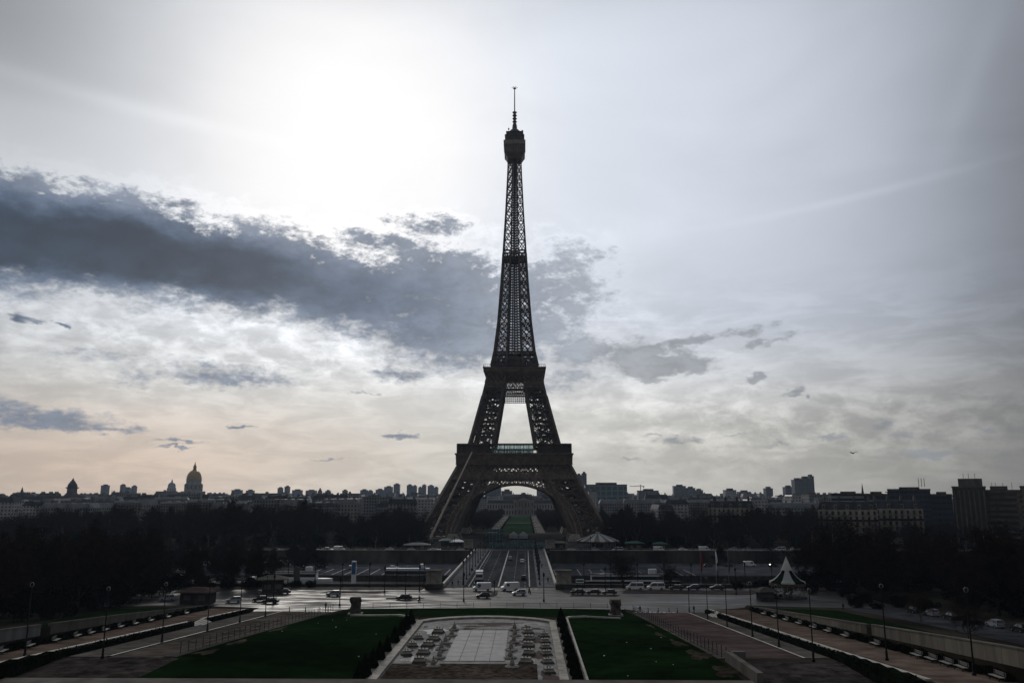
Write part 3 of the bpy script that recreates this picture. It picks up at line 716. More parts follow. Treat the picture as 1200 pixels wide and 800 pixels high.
# low quay at the far bank, with painted bays
for x0, x1 in ((-330, -21), (19, 330)):
    b = MB(); b.box(x0, x1, 344, 404, -8.9, -5.0); struct(b.build('lower_quay', m_dstone))
    b = MB(); b.face([(x0, 344.2, -4.98), (x1, 344.2, -4.98), (x1, 404, -4.98), (x0, 404, -4.98)]); struct(b.build('quay_paving', M('quay_paving', (.055, .058, .066), .8, .35, .1, spec=0, detail=8)))
    b = MB(); x = max(x0, -84); xe = min(x1, 84)
    while x < xe - 3: b.box(x, x + .35, 346, 372, -4.976, -4.965); x += 5.2
    struct(b.build('bay_marking', m_line))
BW0, BW1 = -18.5, 16.2
br = thing('bridge', 'wide flat stone road bridge leading straight to the lattice tower', 'bridge', (-1.2, 330, 0)); ox = -1.2
b = MB(); b.box(BW0 - ox, BW1 - ox, -75, 75.2, -1.6, 0.0); b.build('deck', m_stone, br)
for k in range(4):
    b = MB(); b.box(BW0 - ox - 1.5, BW1 - ox + 1.5, -47 + k * 31 - 2, -47 + k * 31 + 2, -9, -1.6); b.build('pier', m_dstone, br)
for k in range(5):                                     # shallow arches between the piers
    b = MB(); y0, y1 = -75.2 + (0 if k == 0 else 2 + 28.2 * 0), 0
    c = [-75, -49, -45, -18, -14, 13, 17, 44, 48, 75][2 * k:2 * k + 2]; n = 10
    for s in (BW0 - ox + .4, BW1 - ox - .9):
        top = [(s, c[0] + (c[1] - c[0]) * i / n, -1.6) for i in range(n + 1)]
        bot = [(s, c[0] + (c[1] - c[0]) * i / n, -1.6 - 4.6 * (1 - math.sin(math.pi * i / n) ** .7)) for i in range(n + 1)]
        for i in range(n):
            b.face([top[i], top[i + 1], bot[i + 1], bot[i]]); b.face([(x + .5, y, z) for x, y, z in (top[i], bot[i], bot[i + 1], top[i + 1])])
            b.face([bot[i], bot[i + 1], (bot[i + 1][0] + .5, *bot[i + 1][1:]), (bot[i][0] + .5, *bot[i][1:])])
    b.build('arch', m_dstone, br)
for x in (BW0, BW1 - .5):
    b = MB(); b.box(x - ox, x - ox + .5, -75, 85, .16, 1.0); b.box(x - ox - .1, x - ox + .6, -75, 85, 1.003, 1.22); b.build('parapet', m_kerb, br)
for x0, x1 in ((BW0 + .5, -11.9), (10.3, BW1 - .5)):
    b = MB(); b.box(x0 - ox, x1 - ox, -75, 85, .003, .15); b.build('pavement', m_bpave, br)
b = MB(); b.face([(-11.9 - ox, -75, .022), (10.3 - ox, -75, .022), (10.3 - ox, 88, .022), (-11.9 - ox, 88, .022)]); b.build('roadway', m_asph2, br)
for x, wd, dash in ((-1.6, .45, 0), (-9.6, .2, 1), (-5.4, .16, 1), (3.0, .18, 1), (6.6, .16, 1), (8.0, .35, 0), (-10.7, .25, 0)):
    y = -72; b = MB()
    while y < 84:
        b.box(x - ox - wd / 2, x - ox + wd / 2, y, y + (3.2 if dash else 4.2), .026, .032); y += 9 if dash else 4.2
    b.build('lane_marking', m_line, br)
# corner plinths of the bridge
for x, y, lab in ((-20.7, 252.3, 'large square stone plinth at the near left corner of the bridge'), (18.2, 252.6, 'large square stone plinth at the near right corner of the bridge'), (-21.6, 414, 'square stone plinth at the far left corner of the bridge'), (18.9, 414, 'square stone plinth at the far right corner of the bridge')):
    t = thing('plinth', lab, 'plinth', (x, y, 0))
    b = MB(); b.box(-2.5, 2.5, -2.2, 2.2, 0, 1.5); b.build('base', m_dstone, t)
    b = MB(); b.box(-2.2, 2.2, -1.9, 1.9, 1.503, 5.0); b.build('shaft', m_stone, t)
    b = MB(); b.box(-2.45, 2.45, -2.15, 2.15, 5.003, 5.45); b.build('cornice', m_conc, t)
# lamp posts on the bridge
blamp = thing('street_lamp', 'x', 'street lamp')
b = MB(); b.lathe([(0, 0), (.28, 0), (.26, .5), (.14, .7), (.10, 6.3), (0, 6.3)], 8); b.build('pole', m_black, blamp)
b = MB(); b.lathe([(0, 6.3), (.22, 6.35), (.34, 7.0), (.30, 7.05), (.10, 7.4), (0, 7.5)], 8); b.build('lantern', m_black, blamp); Pbl = Proto(blamp)
for y in (262, 277, 292, 308, 325, 343, 362, 382, 400):
    Pbl.put((-12.7, y, .15), 0, 'dark lamp post in the row on the left side of the bridge', 'lamps on the left side of the bridge')
    Pbl.put((11.2, y, .15), 0, 'dark lamp post in the row on the right side of the bridge', 'lamps on the right side of the bridge')
for x, y, lab in ((-9.5, 222, 'dark street lamp by the square fence in front of the left end of the bridge'), (11.6, 222, 'dark street lamp by the square fence in front of the right end of the bridge'), (-25.5, 226, 'tall dark lamp post on the left traffic island'), (-24.0, 244, 'dark lamp post left of the near left plinth'), (29.5, 240, 'dark lamp post on the right traffic island'), (-40, 212, 'dark signal post at the foot of the left alley'), (-33.5, 240, 'slim lamp post behind the silver hatchback'), (66, 238, 'dark lamp post by the parked cars left of the striped carousel'), (-58, 216, 'dark post beside the black cars at the left')):
    Pbl.put((x, y, .12), .5, lab)

# traffic islands
def island(pts, label_m):
    b = MB(); n = len(pts); b.face([(x, y, .14) for x, y in pts])
    for i in range(n):
        p, q = pts[i], pts[(i + 1) % n]; b.face([(*p, 0), (*q, 0), (*q, .14), (*p, .14)])
    struct(b.build('traffic_island', label_m))
island([(19.1, 234.2), (31.5, 233.6), (33, 235.5), (31.0, 237.3), (20, 236.8)], m_pink)
island([(34.5, 241.5), (70, 238.5), (78, 247.5), (36, 248.2)], m_pink)
island([(-52, 240), (-36, 240.5), (-33, 243.5), (-50, 245)], m_prom)
island([(-31, 227.4), (-22, 227.4), (-20.6, 228.4), (-22, 229.4), (-31, 229.2)], m_prom)
island([(-3.4, 233.5), (-2.2, 233.2), (-1.2, 237), (-1.4, 246), (-2.2, 246)], m_pave)
island([(-103, 248.5), (-24, 248.5), (-23.5, 255.6), (-103, 255.6)], m_pave)
island([(84, 248.5), (99, 246), (99, 255.6), (84, 255.6)], m_prom)
t = thing('traffic_signal', 'traffic signal on the narrow island before the bridge', 'traffic light', (-2.0, 237.5, .14))
b = MB(); b.tube([(0, 0, 0), (0, 0, 3.6)], .09, 8); b.build('pole', m_black, t)
b = MB(); b.box(-.2, .2, -.16, .16, 2.9, 3.9); b.build('lamp_housing', m_black, t)

# ------------------------------------------------------------------ vehicles
def vehicle(name, kind, paint, cat):
    t = thing(name, 'x', cat)
    S = {'car': dict(L=4.3, W=1.76, body=[(-2.15, .35), (-2.12, .85), (-1.9, .98), (-1.0, 1.0), (.85, .98), (1.75, .86), (2.1, .70), (2.15, .35)], cab=[(-1.75, .98), (-1.25, 1.42), (.25, 1.44), (1.05, .98)], wr=.33, wx=(-1.3, 1.35)),
         'hatch': dict(L=3.9, W=1.7, body=[(-1.95, .35), (-1.95, .95), (-1.8, 1.02), (.8, 1.0), (1.6, .86), (1.92, .70), (1.95, .35)], cab=[(-1.85, 1.0), (-1.55, 1.52), (.1, 1.54), (.95, 1.0)], wr=.32, wx=(-1.2, 1.25)),
         'van': dict(L=5.4, W=2.0, body=[(-2.7, .4), (-2.7, 2.25), (-2.6, 2.35), (1.15, 2.38), (1.45, 2.25), (1.9, 1.3), (2.6, 1.05), (2.7, .85), (2.7, .4)], cab=[(1.28, 1.32), (1.42, 2.10), (1.55, 2.02), (1.92, 1.32)], wr=.36, wx=(-1.7, 1.75)),
         'minibus': dict(L=5.2, W=1.95, body=[(-2.6, .4), (-2.6, 1.1), (1.75, 1.1), (2.5, .95), (2.6, .8), (2.6, .4)], cab=[(-2.55, 1.1), (-2.45, 1.95), (.9, 2.0), (1.25, 1.85), (1.8, 1.1)], wr=.35, wx=(-1.6, 1.65)),
         'truck': dict(L=8.5, W=2.45, body=[(-4.25, .55), (-4.25, 3.3), (2.2, 3.3), (2.2, .55)], cab=[(2.35, 1.0), (2.35, 2.9), (3.9, 2.8), (4.2, 1.7), (4.25, 1.0)], wr=.5, wx=(-2.8, 3.2))}[kind]
    W = S['W'] / 2; mats = [paint]
    def loft(poly, w0, w1, zs, name_, mat):            # extrude with tumblehome
        n = len(poly); zz = [z for _, z in poly]; z0, z1 = min(zz), max(zz)
        wd = lambda z: w0 + (w1 - w0) * ((z - z0) / max(.01, z1 - z0))
        b = MB(); a = [(x, -wd(z), z) for x, z in poly]; c = [(x, wd(z), z) for x, z in poly]
        b.quadset(a + c, [tuple(range(n))[::-1], tuple(range(n, 2 * n))] + [(i, (i + 1) % n, (i + 1) % n + n, i + n) for i in range(n)])
        o = b.build(name_, mat, t); return o
    bo = loft(S['body'], W, W * .96, 0, 'body', paint)
    if kind in ('car', 'hatch', 'minibus'):
        loft(S['cab'], W * .93, W * .74, 0, 'windows', m_glass)
        zt = max(z for _, z in S['cab']); xs_ = [x for x, z in S['cab'] if z > zt - .08]
        b = MB(); b.box(min(xs_) - .02, max(xs_) + .02, -W * .76, W * .76, zt - .03, zt + .035); b.build('roof', paint, t)
        for s in (-1, 1):                              # pillars
            b = MB(); pc = S['cab']
            for (xa, za), (xb, zb) in ((pc[0], pc[1]), (pc[-1], pc[-2])): b.beam((xa, s * W * .935, za), (xb, s * W * .76, zb), .09)
            xm = (pc[0][0] + pc[-1][0]) / 2; b.beam((xm, s * W * .935, pc[0][1]), (xm, s * W * .765, zt), .09); b.build('pillar', paint, t)
    elif kind == 'van':
        loft([(x + .02, z) for x, z in S['cab']], W * .9, W * .8, 0, 'windscreen', m_glass)
        for s in (-1, 1):
            b = MB(); b.face([(.35, s * (W + .004), 1.35), (1.25, s * (W + .004), 1.35), (1.2, s * (W * .97 + .01), 2.0), (.35, s * (W * .97 + .01), 2.0)]); b.build('side_window', m_glass, t)
        b = MB(); b.box(-2.72, -2.7, -.8, .8, 1.4, 2.0); b.build('rear_window', m_glass, t)
    else:
        loft(S['cab'], W * .95, W * .9, 0, 'cab', paint)
        b = MB(); b.box(4.02, 4.2, -W * .85, W * .85, 1.75, 2.6); b.build('windscreen', m_glass, t)
        b = MB(); b.box(-4.25, 4.1, -W * .8, W * .8, .5, .8); b.build('chassis', m_black, t)
    for x in S['wx']:
        for s in (-1, 1):
            b = MB(); b.tube([(x, s * (W - .24), S['wr']), (x, s * (W + .01), S['wr'])], S['wr'], 14); wv = b.build('wheel', m_tyre, t)
            b = MB(); b.tube([(x, s * (W - .05), S['wr']), (x, s * (W + .025), S['wr'])], S['wr'] * .55, 10); b.build('rim', m_rim, wv)
    xf = max(x for x, _ in S['body'] + S['cab']); xr = min(x for x, _ in S['body'])
    for s in (-1, 1):
        zl = .68 if kind != 'truck' else .9
        b = MB(); b.box(xf - .12, xf + .015, s * W * .70 - .16, s * W * .70 + .16, zl - .07, zl + .09); b.build('headlight', m_rim, t)
        b = MB(); b.box(xr - .015, xr + .08, s * W * .80 - .10, s * W * .80 + .10, .72, .95); b.build('tail_light', m_red, t)
    return Proto(t)
m_silver = M('silver_paint', (.34, .36, .40), .3, .05, 1, metal=.3); m_dk = M('dark_car_paint', (.012, .013, .015), .22, .1, 1, spec=.6)
V_dk, V_sv, V_wh = vehicle('parked_car', 'car', m_dk, 'car'), vehicle('hatchback', 'hatch', m_silver, 'car'), vehicle('delivery_van', 'van', m_white, 'van')
V_mb, V_tr, V_hd = vehicle('minibus', 'minibus', m_white, 'van'), vehicle('box_truck', 'truck', M('truck_paint', (.42, .44, .48), .5, .1, 1), 'truck'), vehicle('hatchback', 'hatch', m_dk, 'car')
V_wc = vehicle('saloon_car', 'car', m_white, 'car')
up = R(90); dn = R(-90)
V_tr.put((-8.2, 272, .02), dn + .04, 'white box truck leaving the bridge on its left lanes')
v1 = V_wh.put((-6.0, 246.5, .02), R(186), 'white van with a dark round mark turning at the left of the bridge end')
V_wh.put((2.2, 247.5, .02), R(196), 'white van with its cab to the left in the middle of the bridge end')
b = MB(); b.tube([(.9, .98, 1.45), (.9, 1.03, 1.45)], .42, 16); b.build('round_mark', m_blue, v1)
V_sv.put((4.9, 236.5, .02), R(190), 'silver hatchback just in front of the middle white van')
V_hd.put((-4.9, 230.0, .02), R(190), 'dark hatchback nearest to the fence before the bridge')
V_hd.put((6.2, 277, .02), up, 'dark hatchback alone on the near right lanes of the bridge')
V_hd.put((.2, 357, .02), dn, 'dark small car far along the bridge beside its centre line')
V_wc.put((5.4, 345, .02), up, 'white car far along the bridge in the right lanes')
V_dk.put((-25.9, 226.2, .02), R(183), 'low black car at the left traffic island')
V_sv.put((-46.6, 233.5, .02), R(182), 'silver hatchback driving alone on the pale left part of the square')
for i, x in enumerate((21.6, 26.0, 30.4)): V_dk.put((x, 238.9 - .2 * i, .02), R(178), 'black car in the row parked behind the small pink island', 'black cars behind the pink island')
V_mb.put((39.2, 250.4, .03), R(180), 'white minibus, the left one of the pair parked by the river parapet')
V_mb.put((45.4, 250.4, .03), R(180), 'white minibus, the right one of the pair parked by the river parapet')
V_dk.put((51.4, 250.3, .03), R(180), 'dark car parked next to the right white minibus')
V_hd.put((56.4, 250.3, .03), R(180), 'dark hatchback second from the right white minibus')
V_dk.put((63.4, 250.2, .03), R(176), 'dark car parked alone left of the striped carousel')
V_sv.put((-69.5, 219.5, .02), R(196), 'silver hatchback parked at the far end of the left promenade')
V_dk.put((-63.2, 222.0, .02), R(195), 'black car parked behind the end of the left promenade, farther of two')
V_dk.put((-59.4, 218.0, .02), R(183), 'black car parked behind the end of the left promenade, nearer of two')
V_dk.put((-62.0, 238, .02), R(190), 'black car waiting at the left of the square near the ticket booth')
for i in range(7): (V_dk, V_sv, V_hd)[i % 3].put((-81 - i * 7.4, 226 - i * 3.4, .03), R(206), 'car parked in the dark row under the left trees', 'cars under the left trees')
m_str = M('street_asphalt', (.040, .042, .046), .95, .3, .25, spec=0, detail=8)
# side street on the right, behind the garden wall
def SRx(y): return interp(y, [(85, 91), (130, 86.5), (150, 89), (183, 82), (204, 86)])
def zst(x, y): return T(x, y) + .05
b = MB(); ys_ = frange(90, 206, 4)
for y0, y1 in zip(ys_, ys_[1:]):
    for k in range(4):
        def q_(y, kk): x = 84 + (205 - y) * .06 + kk * 3.2; return (x, y, T(x, y) + .05)
        b.face([q_(y0, k), q_(y0, k + 1), q_(y1, k + 1), q_(y1, k)])
struct(b.build('side_street', m_str))
for i in range(11):
    y = 196 - i * 7.5; x = 84 + (205 - y) * .06 + 11.4
    (V_dk, V_hd, V_sv)[(i * 2) % 3].put((x, y, T(x, y) + .06), up + .05, 'car parked along the dark side street under the right trees', 'cars along the right side street')
for i in range(5):
    y = 194 - i * 13; x = 83 + (205 - y) * .06
# cars on the far embankment
for i, x in enumerate((-92, -84, -70, -52, -45)): (V_wc, V_dk, V_sv)[i % 3].put((x, 371 + (i % 2), -4.96), R(2), 'car parked on the lower quay across the river', 'cars on the lower quay')

# motorbikes with riders
def human(name, pose, label, cat='person', loc=(0, 0, 0), rz=0, cloth=None, group=None):
    J = dict(pel=(0, 0, .95), che=(0, .0, 1.32), nec=(0, 0, 1.50), hea=(0, -.02, 1.66),
             shl=(-.19, 0, 1.42), ell=(-.25, .04, 1.14), hal=(-.24, -.06, .88), shr=(.19, 0, 1.42), elr=(.25, .04, 1.14), har=(.24, -.08, .88),
             hil=(-.10, 0, .92), knl=(-.11, -.16, .50), anl=(-.11, -.22, .09), tol=(-.11, -.36, .04), hir=(.10, 0, .92), knr=(.11, .04, .50), anr=(.11, .26, .12), tor=(.11, .14, .04))
    if pose == 'stand': J.update(knl=(-.11, -.02, .50), anl=(-.11, .02, .09), tol=(-.12, -.13, .03), knr=(.11, -.02, .50), anr=(.12, .02, .09), tor=(.13, -.13, .03))
    if pose == 'ride': J.update(pel=(0, .1, .82), che=(0, -.05, 1.16), nec=(0, -.12, 1.34), hea=(0, -.18, 1.5), shl=(-.19, -.08, 1.26), shr=(.19, -.08, 1.26), ell=(-.27, -.26, 1.06), elr=(.27, -.26, 1.06), hal=(-.28, -.5, 1.0), har=(.28, -.5, 1.0),
                               hil=(-.10, .1, .82), hir=(.10, .1, .82), knl=(-.2, -.3, .74), knr=(.2, -.3, .74), anl=(-.2, -.15, .34), anr=(.2, -.15, .34), tol=(-.2, -.3, .28), tor=(.2, -.3, .28))
    rad = dict(pel=.155, che=.165, nec=.06, hea=.105, shl=.075, ell=.05, hal=.04, shr=.075, elr=.05, har=.04, hil=.10, knl=.065, anl=.045, tol=.035, hir=.10, knr=.065, anr=.045, tor=.035)
    names = list(J); ix = {n: i for i, n in enumerate(names)}
    ed = [('pel', 'che'), ('che', 'nec'), ('nec', 'hea'), ('che', 'shl'), ('shl', 'ell'), ('ell', 'hal'), ('che', 'shr'), ('shr', 'elr'), ('elr', 'har'), ('pel', 'hil'), ('hil', 'knl'), ('knl', 'anl'), ('anl', 'tol'), ('pel', 'hir'), ('hir', 'knr'), ('knr', 'anr'), ('anr', 'tor')]
    me = bpy.data.meshes.new('body'); me.from_pydata([J[n] for n in names], [(ix[a], ix[c]) for a, c in ed], []); me.materials.append(m_cloth)
    o = bpy.data.objects.new('person', me); COL.objects.link(o)
    sk = o.modifiers.new('skin', 'SKIN'); me.skin_vertices.new() if not me.skin_vertices else None
    for n in names: me.skin_vertices[0].data[ix[n]].radius = (rad[n], rad[n])
    me.skin_vertices[0].data[0].use_root = True
    o.modifiers.new('sub', 'SUBSURF').levels = 1; o.modifiers['sub'].render_levels = 1
    bpy.context.view_layer.update(); dg = bpy.context.evaluated_depsgraph_get(); m2 = bpy.data.meshes.new_from_object(o.evaluated_get(dg)); bpy.data.objects.remove(o)
    m2.materials.clear(); m2.materials.append(cloth or m_cloth); m2.materials.append(m_skin)
    for p in m2.polygons:
        z = p.center.z
        if z > J['nec'][2] + .02: p.material_index = 1
    m2.polygons.foreach_set('use_smooth', [True] * len(m2.polygons))
    root = thing('person', label, cat, loc, rz, group)
    bd = bpy.data.objects.new('body', m2); COL.objects.link(bd); bd.parent = root
    b = MB(); h = J['hea']; b.lathe([(.0, .13), (.07, .115), (.11, .05), (.115, -.02), (.09, -.06)], 12); b.v = [(x + h[0], y * 1.05 + h[1] + .02, z + h[2] + .02) for x, y, z in b.v]; b.build('hair', m_black, root, smooth=True)
    return root
m_coat2 = M('grey_coat', (.07, .07, .08), .9, .3, 3); m_coat3 = M('brown_coat', (.05, .03, .02), .9, .3, 3)
Hw, Hs = Proto(human('p', 'walk', 'x')), Proto(human('p', 'stand', 'x', cloth=m_coat3)); Hg = Proto(human('p', 'walk', 'x', cloth=m_coat2))
Hw.put((-15.6, 256.5, .16), R(180), 'person in dark clothes walking at the near left end of the bridge')
Hg.put((-14.0, 259.5, .16), 0, 'person in a grey coat beside the lamp at the near left end of the bridge')
Hw.put((13.9, 267, .16), 0, 'person in dark clothes walking alone on the right bridge pavement')
Hg.put((12.9, 318, .16), R(180), 'person in grey far along the right bridge pavement')
Hw.put((-12.6, 300, .16), 0, 'person in dark clothes at the left kerb midway along the bridge')
Hs.put((-42.2, 206.5, .03), 0, 'person standing at the bollards of the left alley')
Hs.put((33.6, 198.6, sl(198.6) + .1), 0, 'person standing by the right lawn fence near the bollards')
Hw.put((46.4, 199.8, sl(199.8) + .12), R(30), 'person walking beside the right ivy wall stairs')
Hs.put((81.5, 200.2, T(81.5, 200.2) + .05), 0, 'person standing on the side street near the striped carousel')
Hs.put((-62.6, 125.5, sl(125.5) + .73), R(90), 'person standing alone below the left retaining wall')
for i in range(8): (Hw, Hs, Hg)[i % 3].put((-60 + i * 3.9 + (i % 3), 418 + (i * 5 % 4), .05), i, 'small figure in the crowd on the far embankment left of the bridge', 'people on the far left embankment')
for i in range(8): (Hg, Hw, Hs)[i % 3].put((24 + i * 3.6 + (i % 3), 420 + (i * 5 % 4), .05), i, 'small figure in the crowd on the far embankment right of the bridge', 'people on the far right embankment')
def motorbike(loc, rz, label, label2):
    t = thing('motorbike', label, 'motorbike', loc, rz)
    for y in (-.68, .68):
        b = MB(); b.tube([(-.07, y, .31), (.07, y, .31)], .31, 16); b.build('wheel', m_tyre, t)
    b = MB(); b.prism([(-.62, .35), (-.7, .62), (-.2, .70), (.2, .86), (.42, .8), (.5, .4), (0, .3)], -.12, .12); b.v = [(y, -x, z) for x, y, z in b.v]; b.build('body', m_dk, t)
    b = MB(); b.beam((0, -.45, .8), (0, -.7, .31), .06); b.beam((-.34, -.42, .98), (.34, -.42, .98), .04); b.beam((0, -.42, .98), (0, -.5, .6), .05); b.build('fork', m_rim, t)
    b = MB(); b.box(-.14, .14, -.02, .62, .74, .82); b.build('saddle', m_black, t)
    human('p', 'ride', label2, loc=loc, rz=rz)
motorbike((7.9, 240.8, .02), R(200), 'motorbike waiting on the right beside the silver hatchback', 'rider in dark clothes on the motorbike beside the silver hatchback')
motorbike((-21.3, 222.3, .02), R(170), 'motorbike riding near the black car at the left island', 'rider in dark clothes on the motorbike near the black car')

# ------------------------------------------------------------------ road sign, flags, kiosks, boats
t = thing('direction_sign', 'white and green direction sign on two posts by the right bridge plinth', 'sign', (22.0, 236.0, .14), 0)
for x in (-.7, .7):
    b = MB(); b.tube([(x, 0, 0), (x, 0, 4.0)], .07, 6); b.build('post', m_black, t)
b = MB(); b.box(-1.1, 1.1, -.07, .07, 3.3, 4.3); b.build('sign_panel', m_white, t)
b = MB(); b.box(-1.0, 1.0, -.09, -.075, 3.6, 4.05); b.build('green_strip', m_green, t)
for x, m_, lab in ((61.5, m_red, 'tall furled red flag on a pole by the river'), (66.3, m_white, 'tall furled white flag on a pole by the river'), (70.2, m_coat2, 'tall furled grey flag on a pole by the river')):
    t = thing('flag', lab, 'flag', (x, 262 + x * .02, -7)); b = MB(); b.tube([(0, 0, 0), (0, 0, 17.5)], [.10, .05], 6); b.build('pole', m_rim, t)
    b = MB(); b.tube([(.12, 0, 17.2), (.3, .05, 15.5), (.42, 0, 13.4), (.34, .1, 11.8), (.2, 0, 10.6)], [.12, .30, .34, .28, .06], 7); b.build('cloth', m_, t, smooth=True)
def boat(x, y, L, label, hull=m_black, cabin=m_white, roof=m_dstone2, h=2.6, group=None, z=-7.0, rows=1):
    t = thing('river_boat', label, 'boat', (x, y, z), 0, group); H = L / 2
    b = MB(); n = 14; pr = []
    for i in range(n + 1):
        s = -1 + 2 * i / n; wd = 2.6 * (1 - abs(s) ** 6) ** .5 * (1 - .25 * max(0, s)); pr.append((s * H, wd))
    for (x0, w0), (x1, w1) in zip(pr, pr[1:]):
        b.face([(x0, -w0, 1.4), (x1, -w1, 1.4), (x1, -w1 * .8, -.6), (x0, -w0 * .8, -.6)]); b.face([(x0, w0, 1.4), (x0, w0 * .8, -.6), (x1, w1 * .8, -.6), (x1, w1, 1.4)]); b.face([(x0, -w0, 1.4), (x0, w0, 1.4), (x1, w1, 1.4), (x1, -w1, 1.4)])
    b.build('hull', hull, t)
    b = MB(); b.box(-H * .78, H * .62, -2.0, 2.0, 1.403, 1.4 + h); b.build('cabin', cabin, t)
    b = MB(); b.box(-H * .77, H * .61, -2.03, 2.03, 2.0, 1.4 + h * .72); b.build('window_band', m_glass, t)
    b = MB(); b.box(-H * .80, H * .65, -2.3, 2.3, 1.404 + h, 1.55 + h); b.build('roof', roof, t)
    b = MB(); b.box(H * .35, H * .5, -1.1, 1.1, 1.555 + h, 3.3 + h); b.build('wheelhouse', cabin, t)
    for s in (-1, 1):
        b = MB(); k = -H * .78
        while k < H * .6: b.tube([(k, s * 2.2, 1.55 + h), (k, s * 2.2, 2.5 + h)], .035, 4, cap=False); k += 1.5
        b.tube([(-H * .78, s * 2.2, 2.5 + h), (H * .3, s * 2.2, 2.5 + h)], .04, 4); b.build('railing', m_rim, t)
    return t
boat(-62, 266, 50, 'long flat roofed river boat moored left of the bridge near the pale square', h=3.3)
boat(-118, 268, 44, 'long dark river boat moored far left behind the trees', h=3.3, cabin=m_coat2)
boat(-42, 352, 26, 'small white boat with blue awning by the lower quay left of the bridge', hull=m_white, roof=m_blue)
boat(-88, 338, 34, 'white passenger boat lying off the lower quay at the left', hull=m_white)
boat(88, 266, 46, 'white and blue restaurant boat moored behind the flags', roof=m_blue, h=3.9)
boat(140, 268, 50, 'long pale river boat moored behind the striped carousel', h=3.4)
boat(48, 330, 40, 'low glass roofed tour boat across the river right of the bridge', roof=m_glass)
boat(-34, 284, 18, 'small pale launch close to the left side of the bridge', hull=m_white, h=1.6)
for i in range(17): Pbl.put((-24 - i * 8.3, 254.6, .1), 0, 'thin dark lamp post in the row along the near river parapet left of the bridge', 'parapet posts left')
for i in range(12): Pbl.put((24.5 + i * 8.1, 254.9, .1), 0, 'thin dark lamp post in the row along the near river parapet right of the bridge', 'parapet posts right')
for i in range(15): Pbl.put((-28 - i * 12.5, 407.4, .1), 0, 'thin dark lamp post on top of the far embankment wall left of the bridge', 'embankment posts left')
for i in range(15): Pbl.put((26 + i * 12.5, 407.4, .1), 0, 'thin dark lamp post on top of the far embankment wall right of the bridge', 'embankment posts right')
boat(-100, 300, 46, 'long dark barge with pale roof rails moored in mid river at the left', h=2.4)
boat(-138, 330, 40, 'dark barge farthest left under the river trees', h=2.8)
boat(120, 310, 50, 'long dark barge moored in mid river behind the white and blue boat', h=2.6)
for i in range(12): (V_dk, V_wh, V_sv, V_hd)[i % 4].put((-96 - i * 9.0, 385 + (i * 7 % 5), -4.96), R(i * 3), 'vehicle parked in the dark row under the trees on the lower quay at the left', 'vehicles under the quay trees left')
for i in range(8): (V_dk, V_hd, V_wh)[i % 3].put((90 + i * 10.0, 384 + (i * 7 % 5), -4.96), R(i * 3), 'vehicle parked in the dark row under the trees on the lower quay at the right', 'vehicles under the quay trees right')
q = random.Random(3)
for sx, sn in ((-1, 'left'), (1, 'right')):
    for i in range(13):
        x = sx * (27 + i * 11.5 + q.uniform(-3, 3)); (V_wh, V_dk, V_sv, V_mb, V_wc, V_hd)[q.randrange(6)].put((x, 412.5 + q.choice((0, 3.4, 7)), .03), R(q.choice((0, 180)) + q.uniform(-2, 2)), f'vehicle in the traffic along the far embankment road {sn} of the bridge', f'far embankment traffic {sn}')
for i in range(26): (Hw, Hs, Hg)[i % 3].put((q.uniform(-22, 22), q.uniform(424, 436), .05), q.uniform(0, 6), 'small figure in the crowd waiting on the forecourt beyond the bridge', 'people on the tower forecourt')
# landing stage mast with blue and white panel
t = thing('advertising_column', 'blue and white upright panel standing on the river landing stage', 'sign', (-47.0, 262, -7)); b = MB(); b.box(-.7, .7, -.3, .3, 0, 14.2); b.build('column', m_white, t)
b = MB(); b.box(-.6, .6, -.34, -.305, 10.2, 13.8); b.build('blue_panel', m_blue, t)
t = thing('advertising_panel', 'tall pale leaning banner by the river left of the square', 'sign', (-63.5, 258.5, -.2)); b = MB(); b.prism([(-1.1, 0), (-1.5, 4.6), (-.9, 6.2), (.3, 5.6), (.8, 0)], -.12, .12); b.build('banner', m_conc, t)

def kiosk(x, y, w, d, h, label, roofm=m_conc, rz=0):
    t = thing('kiosk', label, 'kiosk', (x, y, 0), rz)
    b = MB(); b.box(-w / 2, w / 2, -d / 2, d / 2, 0, h); b.build('wall', m_dstone, t)
    b = MB(); b.frus((0, 0), w / 2 + 1.4, d / 2 + 1.4, w / 2 + 1.3, d / 2 + 1.3, h + .003, h + .25); b.frus((0, 0), w / 2 + 1.1, d / 2 + 1.1, w / 5, d / 5, h + .25, h + 1.1); b.build('roof', roofm, t)
    for s in (-1, 1):
        b = MB(); b.box(s * w / 4 - .9, s * w / 4 + .9, -d / 2 - .03, -d / 2 - .003, 1.0, 2.3); b.build('shutter', m_conc, t)
    return t
kiosk(-78.5, 218.5, 7.5, 5, 2.9, 'dark kiosk with wide pale pyramid roof at the end of the left wall', m_pink)
kiosk(-66.5, 243, 6, 4, 3.6, 'small booth with pale flat sloping roof left of the pale square', m_conc, .3)
